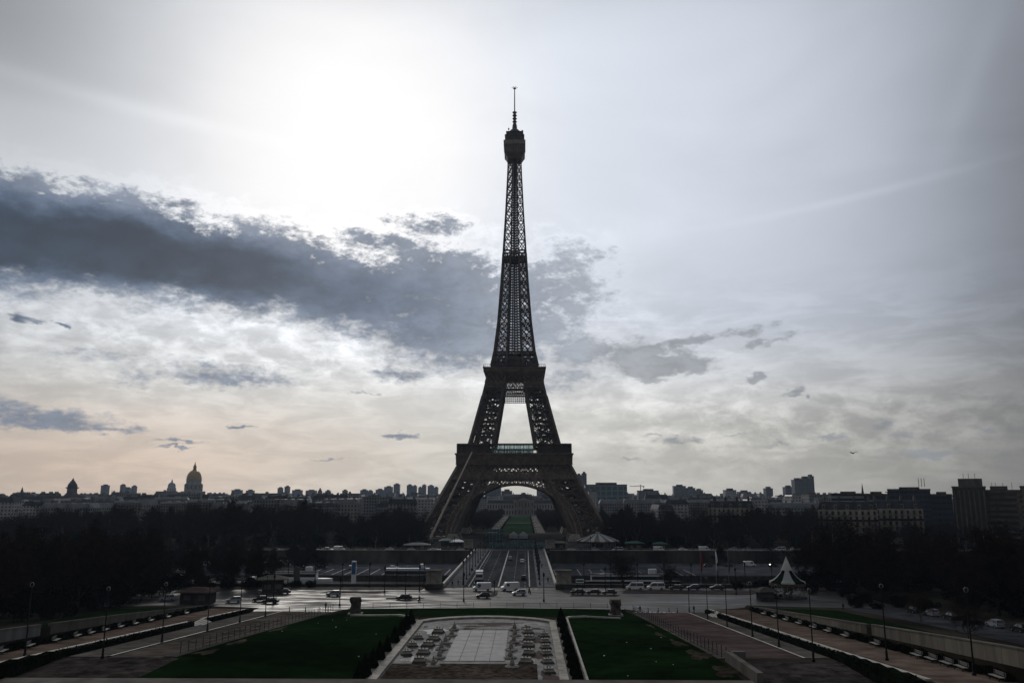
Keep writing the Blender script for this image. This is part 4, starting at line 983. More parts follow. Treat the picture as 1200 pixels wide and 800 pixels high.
# striped carousel
cx, cy = 78.6, 232.0
t = thing('carousel', 'small carousel with pointed green and white striped tent roof', 'carousel', (cx, cy, 0))
b = MB(); b.lathe([(0, 0), (4.9, 0), (4.9, .45), (0, .45)], 32); b.build('platform', m_dstone, t)
prof = [(4.75, 4.0), (4.70, 4.35), (3.7, 4.75), (2.75, 5.55), (1.9, 6.45), (1.28, 7.35)]
b = MB(); b.lathe(prof, 48, mi=lambda k: ((k + 5) // 6) % 2); b.build('striped_roof', [m_tent, M('tent_green', (.006, .012, .009), .8, .2, 1, spec=0)], t)
b = MB(); b.lathe([(1.55, 7.3), (1.45, 7.45), (.9, 8.7), (.3, 10.2), (.03, 11.0)], 24, mi=0); b.build('roof_peak', m_tent, t)
b = MB(); b.tube([(0, 0, 10.8), (0, 0, 12.0)], .06, 6); b.lathe([(0, 11.9), (.2, 12.05), (.2, 12.2), (0, 12.35)], 8); b.build('finial', m_black, t)
b = MB(); b.lathe([(4.85, 3.3), (4.85, 4.0), (4.70, 4.0), (4.70, 3.3), (4.85, 3.3)], 48); b.build('valance', M('carousel_valance', (.10, .07, .05), .6, .4, 1.5), t)
b = MB(); b.lathe([(0, .45), (1.3, .45), (1.3, 4.4), (0, 4.4)], 16); b.build('central_drum', M('carousel_drum', (.16, .13, .11), .6, .4, .8), t)
for k in range(12):
    a = 2 * math.pi * k / 12; b = MB(); b.tube([(4.3 * math.cos(a), 4.3 * math.sin(a), .45), (4.3 * math.cos(a), 4.3 * math.sin(a), 4.0)], .06, 6); b.build('post', m_rim, t)
    r = 3.2; x, y = r * math.cos(a + .2), r * math.sin(a + .2); tx, ty = -math.sin(a + .2), math.cos(a + .2)
    b = MB(); P_ = lambda u, z: (x + tx * u, y + ty * u, z)
    b.tube([P_(-.5, 1.4), P_(-.2, 1.45), P_(.3, 1.5), P_(.5, 1.85), P_(.62, 2.05), P_(.85, 1.95)], [.16, .24, .22, .13, .14, .07], 8)
    for u, f in ((-.4, -.65), (-.3, -.1), (.35, .1), (.45, .75)): b.tube([P_(u, 1.4), P_((u + f) / 2, 1.05), P_(f, .8)], [.07, .05, .04], 5)
    b.tube([P_(0, .45), P_(0, 4.1)], .03, 5); b.build('carousel_horse', m_white, t, smooth=True)
kiosk(70.8, 226.6, 3.6, 3, 2.3, 'small dark ticket booth beside the striped carousel', m_dstone, .2)
# carousel at the tower foot
t = thing('carousel', 'wide carousel with scalloped white roof at the right foot of the tower', 'carousel', (44.5, 436, 0))
b = MB(); b.lathe([(11.2, 3.8), (10.6, 4.2), (6.5, 5.7), (3.2, 6.9), (1.4, 7.4), (1.2, 8.0), (0, 8.4)], 48, mi=lambda k: (k // 2) % 2); b.build('roof', [m_tent, m_conc], t)
b = MB(); b.lathe([(11.3, 2.9), (11.3, 3.8), (11.1, 3.8), (11.1, 2.9), (11.3, 2.9)], 48); b.build('valance', m_coat3, t)
b = MB(); b.lathe([(0, 0), (10.2, 0), (10.2, .5), (0, .5)], 32); b.build('platform', m_dstone, t)
b = MB(); b.lathe([(0, .5), (3.2, .5), (3.2, 4.5), (0, 4.5)], 16); b.build('central_drum', m_coat3, t)
for k in range(14):
    a = 2 * math.pi * k / 14; b = MB(); b.tube([(9.6 * math.cos(a), 9.6 * math.sin(a), .5), (9.6 * math.cos(a), 9.6 * math.sin(a), 4.2)], .1, 6); b.build('post', m_rim, t)
for x, y, w, d, h, rz, lab, m_ in ((-33, 419, 5, 4, 4.6, 0, 'pale green booth at the far left end of the bridge', m_green), (-27.4, 418, 5, 4, 4.2, 0, 'white booth beside the far left plinth of the bridge', m_white), (-48, 420, 11, 4, 2.6, .1, 'low kiosk with pale roof under the tower left foot', m_tent), (62, 424, 7, 4, 3.2, 0, 'small green roofed kiosk right of the white roofed carousel', m_green), (75, 424, 5, 3.4, 2.8, 0, 'second smaller green kiosk right of the white roofed carousel', m_green), (23, 426, 8, 4, 3.2, 0, 'long grey booth at the far right end of the bridge', m_conc)):
    kiosk(x, y, w, d, h, lab, m_, rz)
# long pale pavilion right of the tower
t = thing('pavilion', 'long low pavilion with two pale roof lines right of the tower', 'building', (62, 470, 0))
b = MB(); b.box(-9, 10, -4, 4, 0, 6.3); b.build('wall', m_coat3, t)
for z, x0, x1 in ((8.9, -10.5, 9.5), (6.4, -8, 12)):
    b = MB(); b.box(x0, x1, -5, 4, z, z + .32); b.build('roof', m_tent, t)
b = MB(); b.box(-9.5, 8.5, -3, 3, 6.75, 8.9); b.build('upper_wall', m_dstone, t)
# white tents
for x in (-.6, 5.4):
    t = thing('marquee', 'white peaked tent, the %s of the pair under the tower' % ('left' if x < 0 else 'right'), 'tent', (x, 516, 0))
    b = MB(); b.frus((0, 0), 2.9, 2.9, .12, .12, 2.6, 5.0); b.build('roof', m_tent, t)
    b = MB(); b.box(-2.7, 2.7, -2.7, 2.7, .9, 2.6); b.build('side_wall', m_tent, t)
    for sx in (-2.6, 2.6):
        for sy in (-2.6, 2.6): b = MB(); b.tube([(sx, sy, 0), (sx, sy, 2.3)], .06, 5); b.build('pole', m_rim, t)
# glazed security screens around the tower forecourt
m_teal = M('screen_teal', (.10, .17, .19), .45, .35, .8)
t = thing('site_hoarding', 'bluish green panelled hoarding across the road under the tower', 'fence', (2, 437, 0))
for i in range(14):
    b = MB(); x = -14 + i * 2.15; b.box(x, x + 2.05, 0, .1, .2, 2.6 + .5 * ((i * 7) % 3 == 0)); b.build('panel', m_teal, t)
b = MB(); b.box(-14.2, 16.2, .12, .2, 2.0, 2.1); b.build('rail', m_rim, t)
t = thing('scaffold_screen', 'tall blue green netted scaffold left of the white tents', 'scaffold', (-10.5, 470, 0))
q = random.Random(2)
for i in range(6):
    b = MB(); x = -5 + i * 1.9; b.tube([(x, 0, 0), (x, 0, 8.5)], .08, 5); b.build('pole', m_rim, t)
for k in range(4):
    b = MB(); b.box(-5.2, 4.9, -.04, .04, .3 + k * 2.1, 1.9 + k * 2.1)
    b.build('netting', M('netting', (.05, .10, .12), .8, .7, .9, detail=8), t)
t = thing('scaffold_screen', 'lower pale blue barrier in front of the white tents', 'barrier', (3.5, 490, 0))
b = MB(); b.box(-6, 9, -.1, .1, .2, 1.1); b.build('netting', m_teal, t)

# ================================================================== lattice tower
TW = thing('lattice_tower', 'huge dark iron lattice tower rising above the whole city', 'tower', (-.4, 558, 0))
PO = [(0, 58.3), (18.7, 48.9), (30.3, 42.8), (46.2, 34.6), (53.2, 31.6), (59.5, 29.0), (91.5, 21.0), (101, 18.9), (113, 16.0), (117.5, 14.5), (145, 11.3), (177, 9.0), (193, 8.15), (225, 6.35), (257, 4.9), (272, 4.6)]
PI_ = [(0, 37.5), (18.7, 30.0), (30.3, 24.5), (46.2, 17.0), (59.5, 14.0), (91.5, 8.4), (101, 7.0), (113, 5.8), (117.5, 5.3), (145, 4.3), (193, 3.0), (257, 1.9), (272, 1.8)]
wo_ = lambda z: interp(z, PO); wi_ = lambda z: interp(z, PI_)
def corner(sx, sy, ax, ay, z):                         # a = 1 outer, 0 inner
    return Vector((sx * (wo_(z) if ax else wi_(z)), sy * (wo_(z) if ay else wi_(z)), z))
def lattice_face(b, A, Bf, z0, z1, w, sub=0, dbl=False):
    """X bracing between the edge curves A(z), Bf(z)"""
    a0, a1, c0, c1 = A(z0), A(z1), Bf(z0), Bf(z1)
    b.beam(a0, c0, w * 1.1); b.beam(a0, c1, w); b.beam(c0, a1, w)
    if sub:
        m0, m1 = (a0 + c0) / 2, (a1 + c1) / 2; ml, mr = (a0 + a1) / 2, (c0 + c1) / 2
        b.beam(m0, ml, w * .55); b.beam(m0, mr, w * .55); b.beam(m1, ml, w * .55); b.beam(m1, mr, w * .55); b.beam(ml, mr, w * .6)
        if sub > 1: b.beam(m0, m1, w * .5)
def leg(name, zs, cw, bw, parent, sub=0, mat=None, iron=m_iron):
    for sx in (-1, 1):
        for sy in (-1, 1):
            b = MB()
            cs = [(1, 1), (0, 1), (0, 0), (1, 0)]
            for ax, ay in cs:
                for z0, z1 in zip(zs, zs[1:]): b.beam(corner(sx, sy, ax, ay, z0), corner(sx, sy, ax, ay, z1 + .1), cw(z0))
            for i in range(4):
                (ax, ay), (bx, by) = cs[i], cs[(i + 1) % 4]
                A = lambda z, ax=ax, ay=ay: corner(sx, sy, ax, ay, z); Bq = lambda z, bx=bx, by=by: corner(sx, sy, bx, by, z)
                for z0, z1 in zip(zs, zs[1:]): lattice_face(b, A, Bq, z0, z1, bw(z0), sub)
            for z in zs[1:-1]: b.beam(corner(sx, sy, 1, 1, z), corner(sx, sy, 0, 0, z), bw(z) * .8); b.beam(corner(sx, sy, 1, 0, z), corner(sx, sy, 0, 1, z), bw(z) * .8)
            b.build(name, iron, parent)
leg('lower_leg', [4, 14, 24, 33, 40, 46.5, 53], lambda z: 2.6, lambda z: 1.05, TW, 1)
leg('middle_leg', [59, 67, 75, 83, 91.5, 96.5, 101, 106.5], lambda z: 1.7, lambda z: .68, TW, 0)
def fine_leg():
    bands = [113, 123.2, 133.4, 143.6, 153.8, 164, 174, 184, 194]
    for sx in (-1, 1):
        for sy in (-1, 1):
            b = MB(); cs = [(1, 1), (0, 1), (0, 0), (1, 0)]
            for ax, ay in cs:
                for z0, z1 in zip(bands, bands[1:]): b.beam(corner(sx, sy, ax, ay, z0), corner(sx, sy, ax, ay, z1 + .1), 1.25 if (ax or ay) else .8)
            for i in range(4):
                (ax, ay), (bx, by) = cs[i], cs[(i + 1) % 4]; outer_ = (ax and bx) or (ay and by); w_ = .56 if outer_ else .24
                for z0, z1 in zip(bands, bands[1:]):
                    g_ = lambda u, z: corner(sx, sy, ax, ay, z).lerp(corner(sx, sy, bx, by, z), u)
                    b.beam(g_(0, z0), g_(1, z0), .6); b.beam(g_(0, z0 + 1.5), g_(1, z0 + 1.5), .4)
                    for k in range(4): b.beam(g_(k / 4, z0), g_((k + .5) / 4, z0 + 1.5), .22); b.beam(g_((k + 1) / 4, z0), g_((k + .5) / 4, z0 + 1.5), .22)
                    n_ = 2 if outer_ else 1; hz_ = (z1 - z0 - 1.5) / 2
                    for r_ in range(2):
                        for k in range(n_):
                            za, zb = z0 + 1.5 + r_ * hz_, z0 + 1.5 + (r_ + 1) * hz_
                            b.beam(g_(k / n_, za), g_((k + 1) / n_, zb), w_); b.beam(g_((k + 1) / n_, za), g_(k / n_, zb), w_)
            b.build('upper_leg', m_iron, TW)
fine_leg()
# diagonal stair and lift tracks inside the lower and middle legs
for sx in (-1, 1):
    for sy in (-1, 1):
        b = MB()
        for z0, z1 in ((2, 53), (59, 106)):
            for d in (-2.2, 2.2):
                p = [Vector((sx * ((wo_(z) + wi_(z)) / 2 + d), sy * (wo_(z) + wi_(z)) / 2, z)) for z in (z0, z1)]; b.beam(p[0], p[1], .8, 1.2)
            n = int((z1 - z0) / 3.2)
            for k in range(n):
                z = z0 + k * 3.2; c = (wo_(z) + wi_(z)) / 2; r_ = (wo_(z) - wi_(z)) * .34; s_ = 1 if k % 2 else -1
                b.beam((sx * (c - r_), sy * (c + s_ * r_), z), (sx * (c + r_), sy * (c - s_ * r_), z + 3.0), .55, .3)
                if k % 2 == 0: b.box(sx * c - r_ * .8, sx * c + r_ * .8, sy * c - r_ * .8, sy * c + r_ * .8, z, z + .18)
        b.build('lift_track', m_iron, TW)
# masonry feet
for sx in (-1, 1):
    for sy in (-1, 1):
        b = MB()
        for ax in (0, 1):
            for ay in (0, 1):
                c = corner(sx, sy, ax, ay, 2); b.frus((c.x, c.y), 4.2, 4.2, 2.6, 2.6, 0, 4.2)
        b.build('masonry_foot', m_stone, TW)
# shaft above
zs = [194]; h = 7.6
while zs[-1] + h < 266: zs.append(zs[-1] + h); h *= .965
zs.append(266.5)
b = MB()
for z0, z1 in zip(zs, zs[1:]):
    for s in (-1, 1):
        for t_ in (-1, 1):
            A = lambda z: Vector((s * wo_(z), t_ * wo_(z), z)); b.beam(A(z0), A(z1 + .1), .95 - (z0 - 194) * .003)
            for fl in (0, 1):
                def Cc(z): v = Vector((s * wi_(z) * .9, t_ * wo_(z), z)); return v if not fl else Vector((s * wo_(z), t_ * wi_(z) * .9, z))
                b.beam(Cc(z0), Cc(z1), .5); lattice_face(b, A, Cc, z0, z1, .50, 0)
b.build('upper_shaft', m_iron, TW)
b = MB()                                               # central lift guides, dense
for z in frange(113, 264, 1.9):
    r = max(1.3, wi_(z) * .86)
    b.beam((-r, -r, z), (r, -r, z), .62); b.beam((-r, r, z), (r, r, z), .5); b.beam((-r, -r, z), (r, -r, z + 2.6), .42); b.beam((r, r, z), (-r, r, z + 2.6), .42)
    b.beam((-r, -r, z), (-r, r, z), .3); b.beam((r, -r, z), (r, r, z + 1), .3)
for sx in (-1, 1):
    for sy in (-1, 1):
        for z0, z1 in zip(frange(113, 264, 10), frange(113, 264, 10)[1:]):
            r0, r1 = max(1.3, wi_(z0) * .86), max(1.3, wi_(z1) * .86)
            b.beam((sx * r0, sy * r0, z0), (sx * r1, sy * r1, z1), .95); b.beam((sx * r0 * .45, sy * r0, z0), (sx * r1 * .45, sy * r1, z1), .55)
for z0, z1 in zip(frange(113, 264, 10), frange(113, 264, 10)[1:]): b.beam((0, -.8, z0), (0, -.8, z1), .9, .5)
b.build('lift_shaft', m_iron, TW)
b = MB()                                               # small intermediate platform
for z in (189.5, 192, 194.5, 196): b.box(-wo_(z) * .98, wo_(z) * .98, -wo_(z) * .98, -wo_(z) * .98 + .5, z, z + .5); b.box(-wo_(z) * .98, wo_(z) * .98, wo_(z) * .98 - .5, wo_(z) * .98, z, z + .5)
b.box(-7.6, 7.6, -7.6, 7.6, 191, 191.5)
for z0 in (189.5, 192.3):
    for k in range(8):
        w_ = wo_(z0) * .95; b.beam((-w_ + k * w_ / 4, -w_, z0), (-w_ + (k + 1) * w_ / 4, -w_, z0 + 2.6), .4); b.beam((-w_ + (k + 1) * w_ / 4, -w_, z0), (-w_ + k * w_ / 4, -w_, z0 + 2.6), .4)
b.build('intermediate_platform', m_iron, TW)
# horizontal bands, four sides
def side(fn):
    for k in range(4): fn(Matrix.Rotation(k * math.pi / 2, 3, 'Z'))
def xband(b, Rm, z0, z1, n, w, half0, half1, yo0, yo1, fr=True):
    for k in range(n):
        x0, x1 = -1 + 2 * k / n, -1 + 2 * (k + 1) / n
        p = lambda x, z: Rm @ Vector((x * (half0 if z == z0 else half1), -(yo0 if z == z0 else yo1), z))
        b.beam(p(x0, z0), p(x1, z1), w); b.beam(p(x1, z0), p(x0, z1), w); b.beam(p(x0, z0), p(x0, z1), w * .9)
    if fr: b.beam(p(-1, z0), p(1, z0), w * 2.2); b.beam(p(-1, z1), p(1, z1), w * 2.2)
def first_belt(Rm):
    b = MB()
    for z0, z1, n, bw_ in ((37.4, 41.2, 34, .62), (41.2, 46.2, 22, .46)):
        for k_, off in ((0, .9), (1, 2.6)): xband(b, Rm, z0, z1, n, bw_, wo_(z0), wo_(z1), wo_(z0) + .9 - off * k_, wo_(z1) + .9 - off * k_)
    b.build('lattice_belt', m_iron2, TW)
side(first_belt)
def frieze(Rm):
    b = MB(); H = 36.6
    v = [Rm @ Vector(p) for p in ((-H, -H, 46.4), (H, -H, 46.4), (H, -H - .3, 53), (-H, -H - .3, 53), (-H, -H + .5, 46.4), (H, -H + .5, 46.4), (H, -H + .5, 53), (-H, -H + .5, 53))]
    b.quadset(v, [(0, 1, 2, 3), (4, 7, 6, 5), (3, 2, 6, 7), (0, 4, 5, 1), (1, 5, 6, 2), (0, 3, 7, 4)])
    for k in range(37):
        x = -H + 2 * H * k / 36; b.beam(Rm @ Vector((x, -H - .25, 46.4)), Rm @ Vector((x, -H - .6, 53)), .38)
    for z, o, w in ((46.5, .3, .8), (48.1, .3, .35), (52.8, .8, .9)): b.beam(Rm @ Vector((-H - o, -H - o, z)), Rm @ Vector((H + o, -H - o, z)), w)
    b.build('frieze', m_iron2, TW)
    b = MB()                                           # gallery: posts, rail, roof
    for k in range(25):
        x = -H + 2 * H * k / 24; b.beam(Rm @ Vector((x, -H + .3, 53.2)), Rm @ Vector((x, -H + .3, 59)), .34)
    b.beam(Rm @ Vector((-H, -H, 54.4)), Rm @ Vector((H, -H, 54.4)), .16)
    for z0, z1, ins in ((58.75, 59.45, 0), (53.0, 53.5, 0)):
        P_ = [Rm @ Vector(p) for p in ((-H, -H, z0), (H, -H, z0), (H - 9.5, -H + 9.5, z0), (-H + 9.5, -H + 9.5, z0))]; Q_ = [p + Vector((0, 0, z1 - z0)) for p in P_]
        b.quadset(P_ + Q_, [(0, 3, 2, 1), (4, 5, 6, 7), (0, 1, 5, 4), (1, 2, 6, 5), (2, 3, 7, 6), (3, 0, 4, 7)])
    b.build('gallery', m_iron, TW)
    b = MB()                                           # rooms behind the gallery, either side of the glass hall
    for x0, x1 in ((-H + 3.5, -15.5), (15.5, H - 3.5)):
        for y0, y1 in ((-H + 3.2, -H + 3.4),):
            P_ = [Rm @ Vector(p) for p in ((x0, y0, 53.5), (x1, y0, 53.5), (x1, y1, 53.5), (x0, y1, 53.5))]; Q_ = [p + Vector((0, 0, 5.2)) for p in P_]
            b.quadset(P_ + Q_, [(0, 3, 2, 1), (4, 5, 6, 7), (0, 1, 5, 4), (1, 2, 6, 5), (2, 3, 7, 6), (3, 0, 4, 7)])
    b.build('gallery_wall', m_iron, TW)
side(frieze)
m_pavg = bpy.data.materials.new('pavilion_glass'); m_pavg.use_nodes = True
_n = m_pavg.node_tree; _b = _n.nodes['Principled BSDF']; _b.inputs['Base Color'].default_value = (.30, .42, .44, 1); _b.inputs['Roughness'].default_value = .12
_t = _n.nodes.new('ShaderNodeBsdfTransparent'); _t.inputs[0].default_value = (.80, .90, .92, 1); _x = _n.nodes.new('ShaderNodeMixShader'); _x.inputs[0].default_value = .72
_n.links.new(_b.outputs[0], _x.inputs[1]); _n.links.new(_t.outputs[0], _x.inputs[2]); _n.links.new(_x.outputs[0], _n.nodes['Material Output'].inputs[0])
for sy in (-1, 1):
    b = MB(); b.box(-14.6, 12.2, sy * 33.5 - .1, sy * 33.5 + .1, 53.6, 58.7); gp = b.build('glass_hall', m_pavg, TW)
    b = MB()
    for k in range(14): x = -14.6 + k * 26.8 / 13; b.box(x - .12, x + .12, sy * 33.5 - .2, sy * 33.5 + .2, 53.55, 58.72)
    b.build('mullion', m_iron, gp)
# arches
def arch(Rm):
    b = MB(); ai, bi, ao, bo = 38.0, 34.0, 41.0, 38.4; N = 44
    def pt(a, bb, t, dy=0):
        x, z = a * math.cos(t), 1.5 + (bb - 1.5) * math.sin(t); return Rm @ Vector((x, -(wo_(z) + .5) + dy, z))
    for dy in (0, 1.8):
        for k in range(N):
            t0, t1 = math.pi * k / N, math.pi * (k + 1) / N
            b.beam(pt(ai, bi, t0, dy), pt(ai, bi, t1, dy), 1.0, 1.1); b.beam(pt(ao, bo, t0, dy), pt(ao, bo, t1, dy), .7)
            b.beam(pt(ai, bi, t0, dy), pt(ao, bo, t0, dy), .4); b.beam(pt(ai, bi, t0, dy), pt(ao, bo, t1, dy), .4); b.beam(pt(ai, bi, t1, dy), pt(ao, bo, t0, dy), .4)
    for k in range(N):
        t0, t1 = math.pi * k / N, math.pi * (k + 1) / N
        if k % 2 == 0: b.beam(pt(ai, bi, t0), pt(ai, bi, t0, 1.8), .5)
        q4 = [pt(ai - .4, bi - .4, t0, 0), pt(ai - .4, bi - .4, t1, 0), pt(ai - .4, bi - .4, t1, 1.8), pt(ai - .4, bi - .4, t0, 1.8)]; b.face(q4)
    b.build('arch', m_iron2, TW)
    b = MB()                                           # arcade between the arch and the belt
    for k in range(-13, 14):
        x = k * 1.95; z = 1.5 + (bo - 1.5) * math.sqrt(max(0, 1 - (x / ao) ** 2)); 
        if abs(x) < 27 and z < 37.2:
            p, q_ = Rm @ Vector((x, -(wo_(z) + .5), z)), Rm @ Vector((x, -(wo_(37.4) + .9), 37.4)); b.beam(p, q_, .38)
            if k % 1 == 0:
                n = 6; r = .97
                for i in range(n):
                    a0, a1 = math.pi * i / n, math.pi * (i + 1) / n
                    b.beam(Rm @ Vector((x + .97 + r * math.cos(a0), -(wo_(37) + .8), 36.3 + r * math.sin(a0))), Rm @ Vector((x + .97 + r * math.cos(a1), -(wo_(37) + .8), 36.3 + r * math.sin(a1))), .3)
    b.build('arcade', m_iron2, TW)
side(arch)
# first floor deck ring
b = MB()
for x0, x1, y0, y1 in ((-36, 36, -36, -15), (-36, 36, 15, 36), (-36, -15, -15, 15), (15, 36, -15, 15)): b.box(x0, x1, y0, y1, 50.2, 51.0)
b.build('first_floor', m_iron, TW)
# second platform with its girder band
def second(Rm):
    b = MB()
    xband(b, Rm, 101, 106.2, 12, .42, wo_(101), wo_(106.2), wo_(101) + .4, wo_(106.2) + .4)
    xband(b, Rm, 98, 101, 22, .34, wo_(98), wo_(101), wo_(98) + .4, wo_(101) + .4)
    hw = 8.7
    for k in range(13): b.beam(Rm @ Vector((-hw + k * hw / 6, -(wo_(98) + .1), 91.5)), Rm @ Vector((-hw + k * hw / 6, -(wo_(98) + .1), 98)), .42)
    for z in (91.6, 92.9, 94.2, 95.5, 96.8, 98): b.beam(Rm @ Vector((-hw, -(wo_(98) + .1), z)), Rm @ Vector((hw, -(wo_(98) + .1), z)), .5)
    b.build('girder_band', m_iron2, TW)
    b = MB()
    for z0, z1, h0, h1 in ((106, 108.3, 18.9, 20.5), (108.3, 111.4, 20.5, 20.7)):
        v = [Rm @ Vector(p) for p in ((-h0, -h0, z0), (h0, -h0, z0), (h1, -h1, z1), (-h1, -h1, z1), (-h0, -h0 + 1, z0), (h0, -h0 + 1, z0), (h1, -h1 + 1, z1), (-h1, -h1 + 1, z1))]
        b.quadset(v, [(0, 1, 2, 3), (4, 7, 6, 5), (3, 2, 6, 7), (0, 4, 5, 1), (1, 5, 6, 2), (0, 3, 7, 4)])
    for k in range(25): x = -20 + 40 * k / 24; b.beam(Rm @ Vector((x * .96, -19.5, 106)), Rm @ Vector((x, -20.8, 109.2)), .32)
    b.beam(Rm @ Vector((-21.0, -21.0, 111.2)), Rm @ Vector((21.0, -21.0, 111.2)), .55)
    b.build('second_platform_edge', m_iron2, TW)
    b = MB()
    for k in range(34): x = -20.6 + 41.2 * k / 33; b.beam(Rm @ Vector((x, -20.7, 111.4)), Rm @ Vector((x, -20.7, 113.2)), .13)
    b.beam(Rm @ Vector((-20.7, -20.7, 113.2)), Rm @ Vector((20.7, -20.7, 113.2)), .2); b.beam(Rm @ Vector((-20.7, -20.7, 112.3)), Rm @ Vector((20.7, -20.7, 112.3)), .12)
    b.build('railing', m_iron, TW)
side(second)
b = MB(); b.box(-20.2, 20.2, -20.2, 20.2, 109.4, 110.2)
b.box(-16.2, 16.2, -16.2, 16.2, 113.0, 113.5); b.box(-8, 8, -13, 13, 111, 116.8); b.box(-13.5, -8.6, -12, 12, 111, 115.2); b.box(8.6, 13.5, -12, 12, 111, 115.2); b.build('second_floor', m_iron, TW)
b = MB()
for k in range(4):
    Rm = Matrix.Rotation(k * math.pi / 2, 3, 'Z')
    for z0, z1, n in ((117.6, 120.4, 12), (120.4, 123, 12)): xband(b, Rm, z0, z1, n, .5, wo_(z0), wo_(z1), wo_(z0), wo_(z1))
b.build('girder_band', m_iron, TW)
# summit: corbel, cabin and gallery painted paler to mimic lens flare
b = MB()
b.frus((0, 0), 4.9, 4.9, 7.0, 7.0, 266.5, 270.6); b.build('summit_corbel', m_iron2, TW)
b = MB(); b.frus((0, 0), 7.1, 7.1, 7.3, 7.3, 270.6, 276.4); b.build('summit_cabin', m_iron2, TW)
b = MB()
for k in range(4):
    Rm = Matrix.Rotation(k * math.pi / 2, 3, 'Z')
    for i in range(13): b.beam(Rm @ Vector((-7.2 + 1.2 * i, -7.3, 270.7)), Rm @ Vector((-7.2 + 1.2 * i, -7.45, 276.3)), .2)
b.box(-7.9, 7.9, -7.9, 7.9, 276.4, 279.6); b.build('summit_gallery', M('summit_flare_pale', (.24, .22, .20), .6, .2, .5), TW)
b = MB(); b.box(-6.7, 6.7, -6.7, 6.7, 279.6, 283.6); b.box(-7.1, 7.1, -7.1, 7.1, 283.6, 284.2); b.box(-5.6, 5.6, -5.6, 5.6, 284.2, 286.6); b.box(-6.2, 6.2, -6.2, 6.2, 286.6, 287.1)
b.lathe([(5.2, 287.1), (4.4, 289.0), (2.6, 290.8), (1.8, 291.6), (1.8, 293), (0, 293)], 16); b.build('summit_lantern', m_iron, TW)
q = random.Random(5); b = MB()
for i in range(26):
    a = q.uniform(0, 6.28); r = q.uniform(4.2, 6.6); z = 284 if i % 2 else 287; hh = q.uniform(1.5, 4.6); x, y = r * math.cos(a), r * math.sin(a); b.tube([(x, y, z), (x, y, z + hh)], .10, 4)
    if i % 3 == 0: b.box(x - .5, x + .5, y - .2, y + .2, z + hh * .5, z + hh * .8)
b.build('aerials', m_iron, TW)
b = MB(); b.tube([(0, 0, 291), (0, 0, 295), (0, 0, 296), (0, 0, 304), (0, 0, 305), (0, 0, 323.5)], [1.7, 1.5, 1.0, .95, .42, .32], 8)
for z in (294, 297, 299.5, 302, 304.5): b.lathe([(1.0, z - .4), (1.7, z - .1), (1.7, z + .3), (1.0, z + .6)], 8)
b.lathe([(0, 323.3), (1.0, 323.5), (.6, 324.2), (0, 325)], 8)
for k in range(6): a = k * math.pi / 3; b.beam((0, 0, 323.8), (2.3 * math.cos(a), 2.3 * math.sin(a), 324.4), .25)
b.build('antenna_mast', m_iron, TW)
# pale inclined hoist boom in front of the left leg
t = thing('boom_lift', 'long pale inclined boom reaching up in front of the left leg of the tower', 'crane', (-48.5, 470, 0))
b = MB(); top = Vector((-27.0 + 48.5, 515 - 470, 53.5)); bot = Vector((1, 0, 2.5))
for d in ((-.5, 0), (.5, 0), (0, .5)): b.beam(bot + Vector((d[0], 0, d[1])), top + Vector((d[0] * .5, 0, d[1] * .5)), .26)
for k in range(30):
    p, q_ = bot + (top - bot) * (k / 30), bot + (top - bot) * ((k + 1) / 30); b.beam(p + Vector((-.5, 0, 0)), q_ + Vector((.5, 0, 0)), .16)
b.build('boom', M('boom_paint', (.50, .44, .36), .6, .1, 1), t)
b = MB(); b.box(-2, 3.2, -1.4, 1.4, .7, 2.6); b.build('cab', m_conc, t)
for x in (-1.4, .6, 2.4):
    for s in (-1.3, 1.3): b = MB(); b.tube([(x, s - .2, .55), (x, s + .2, .55)], .55, 12); b.build('wheel', m_tyre, t)

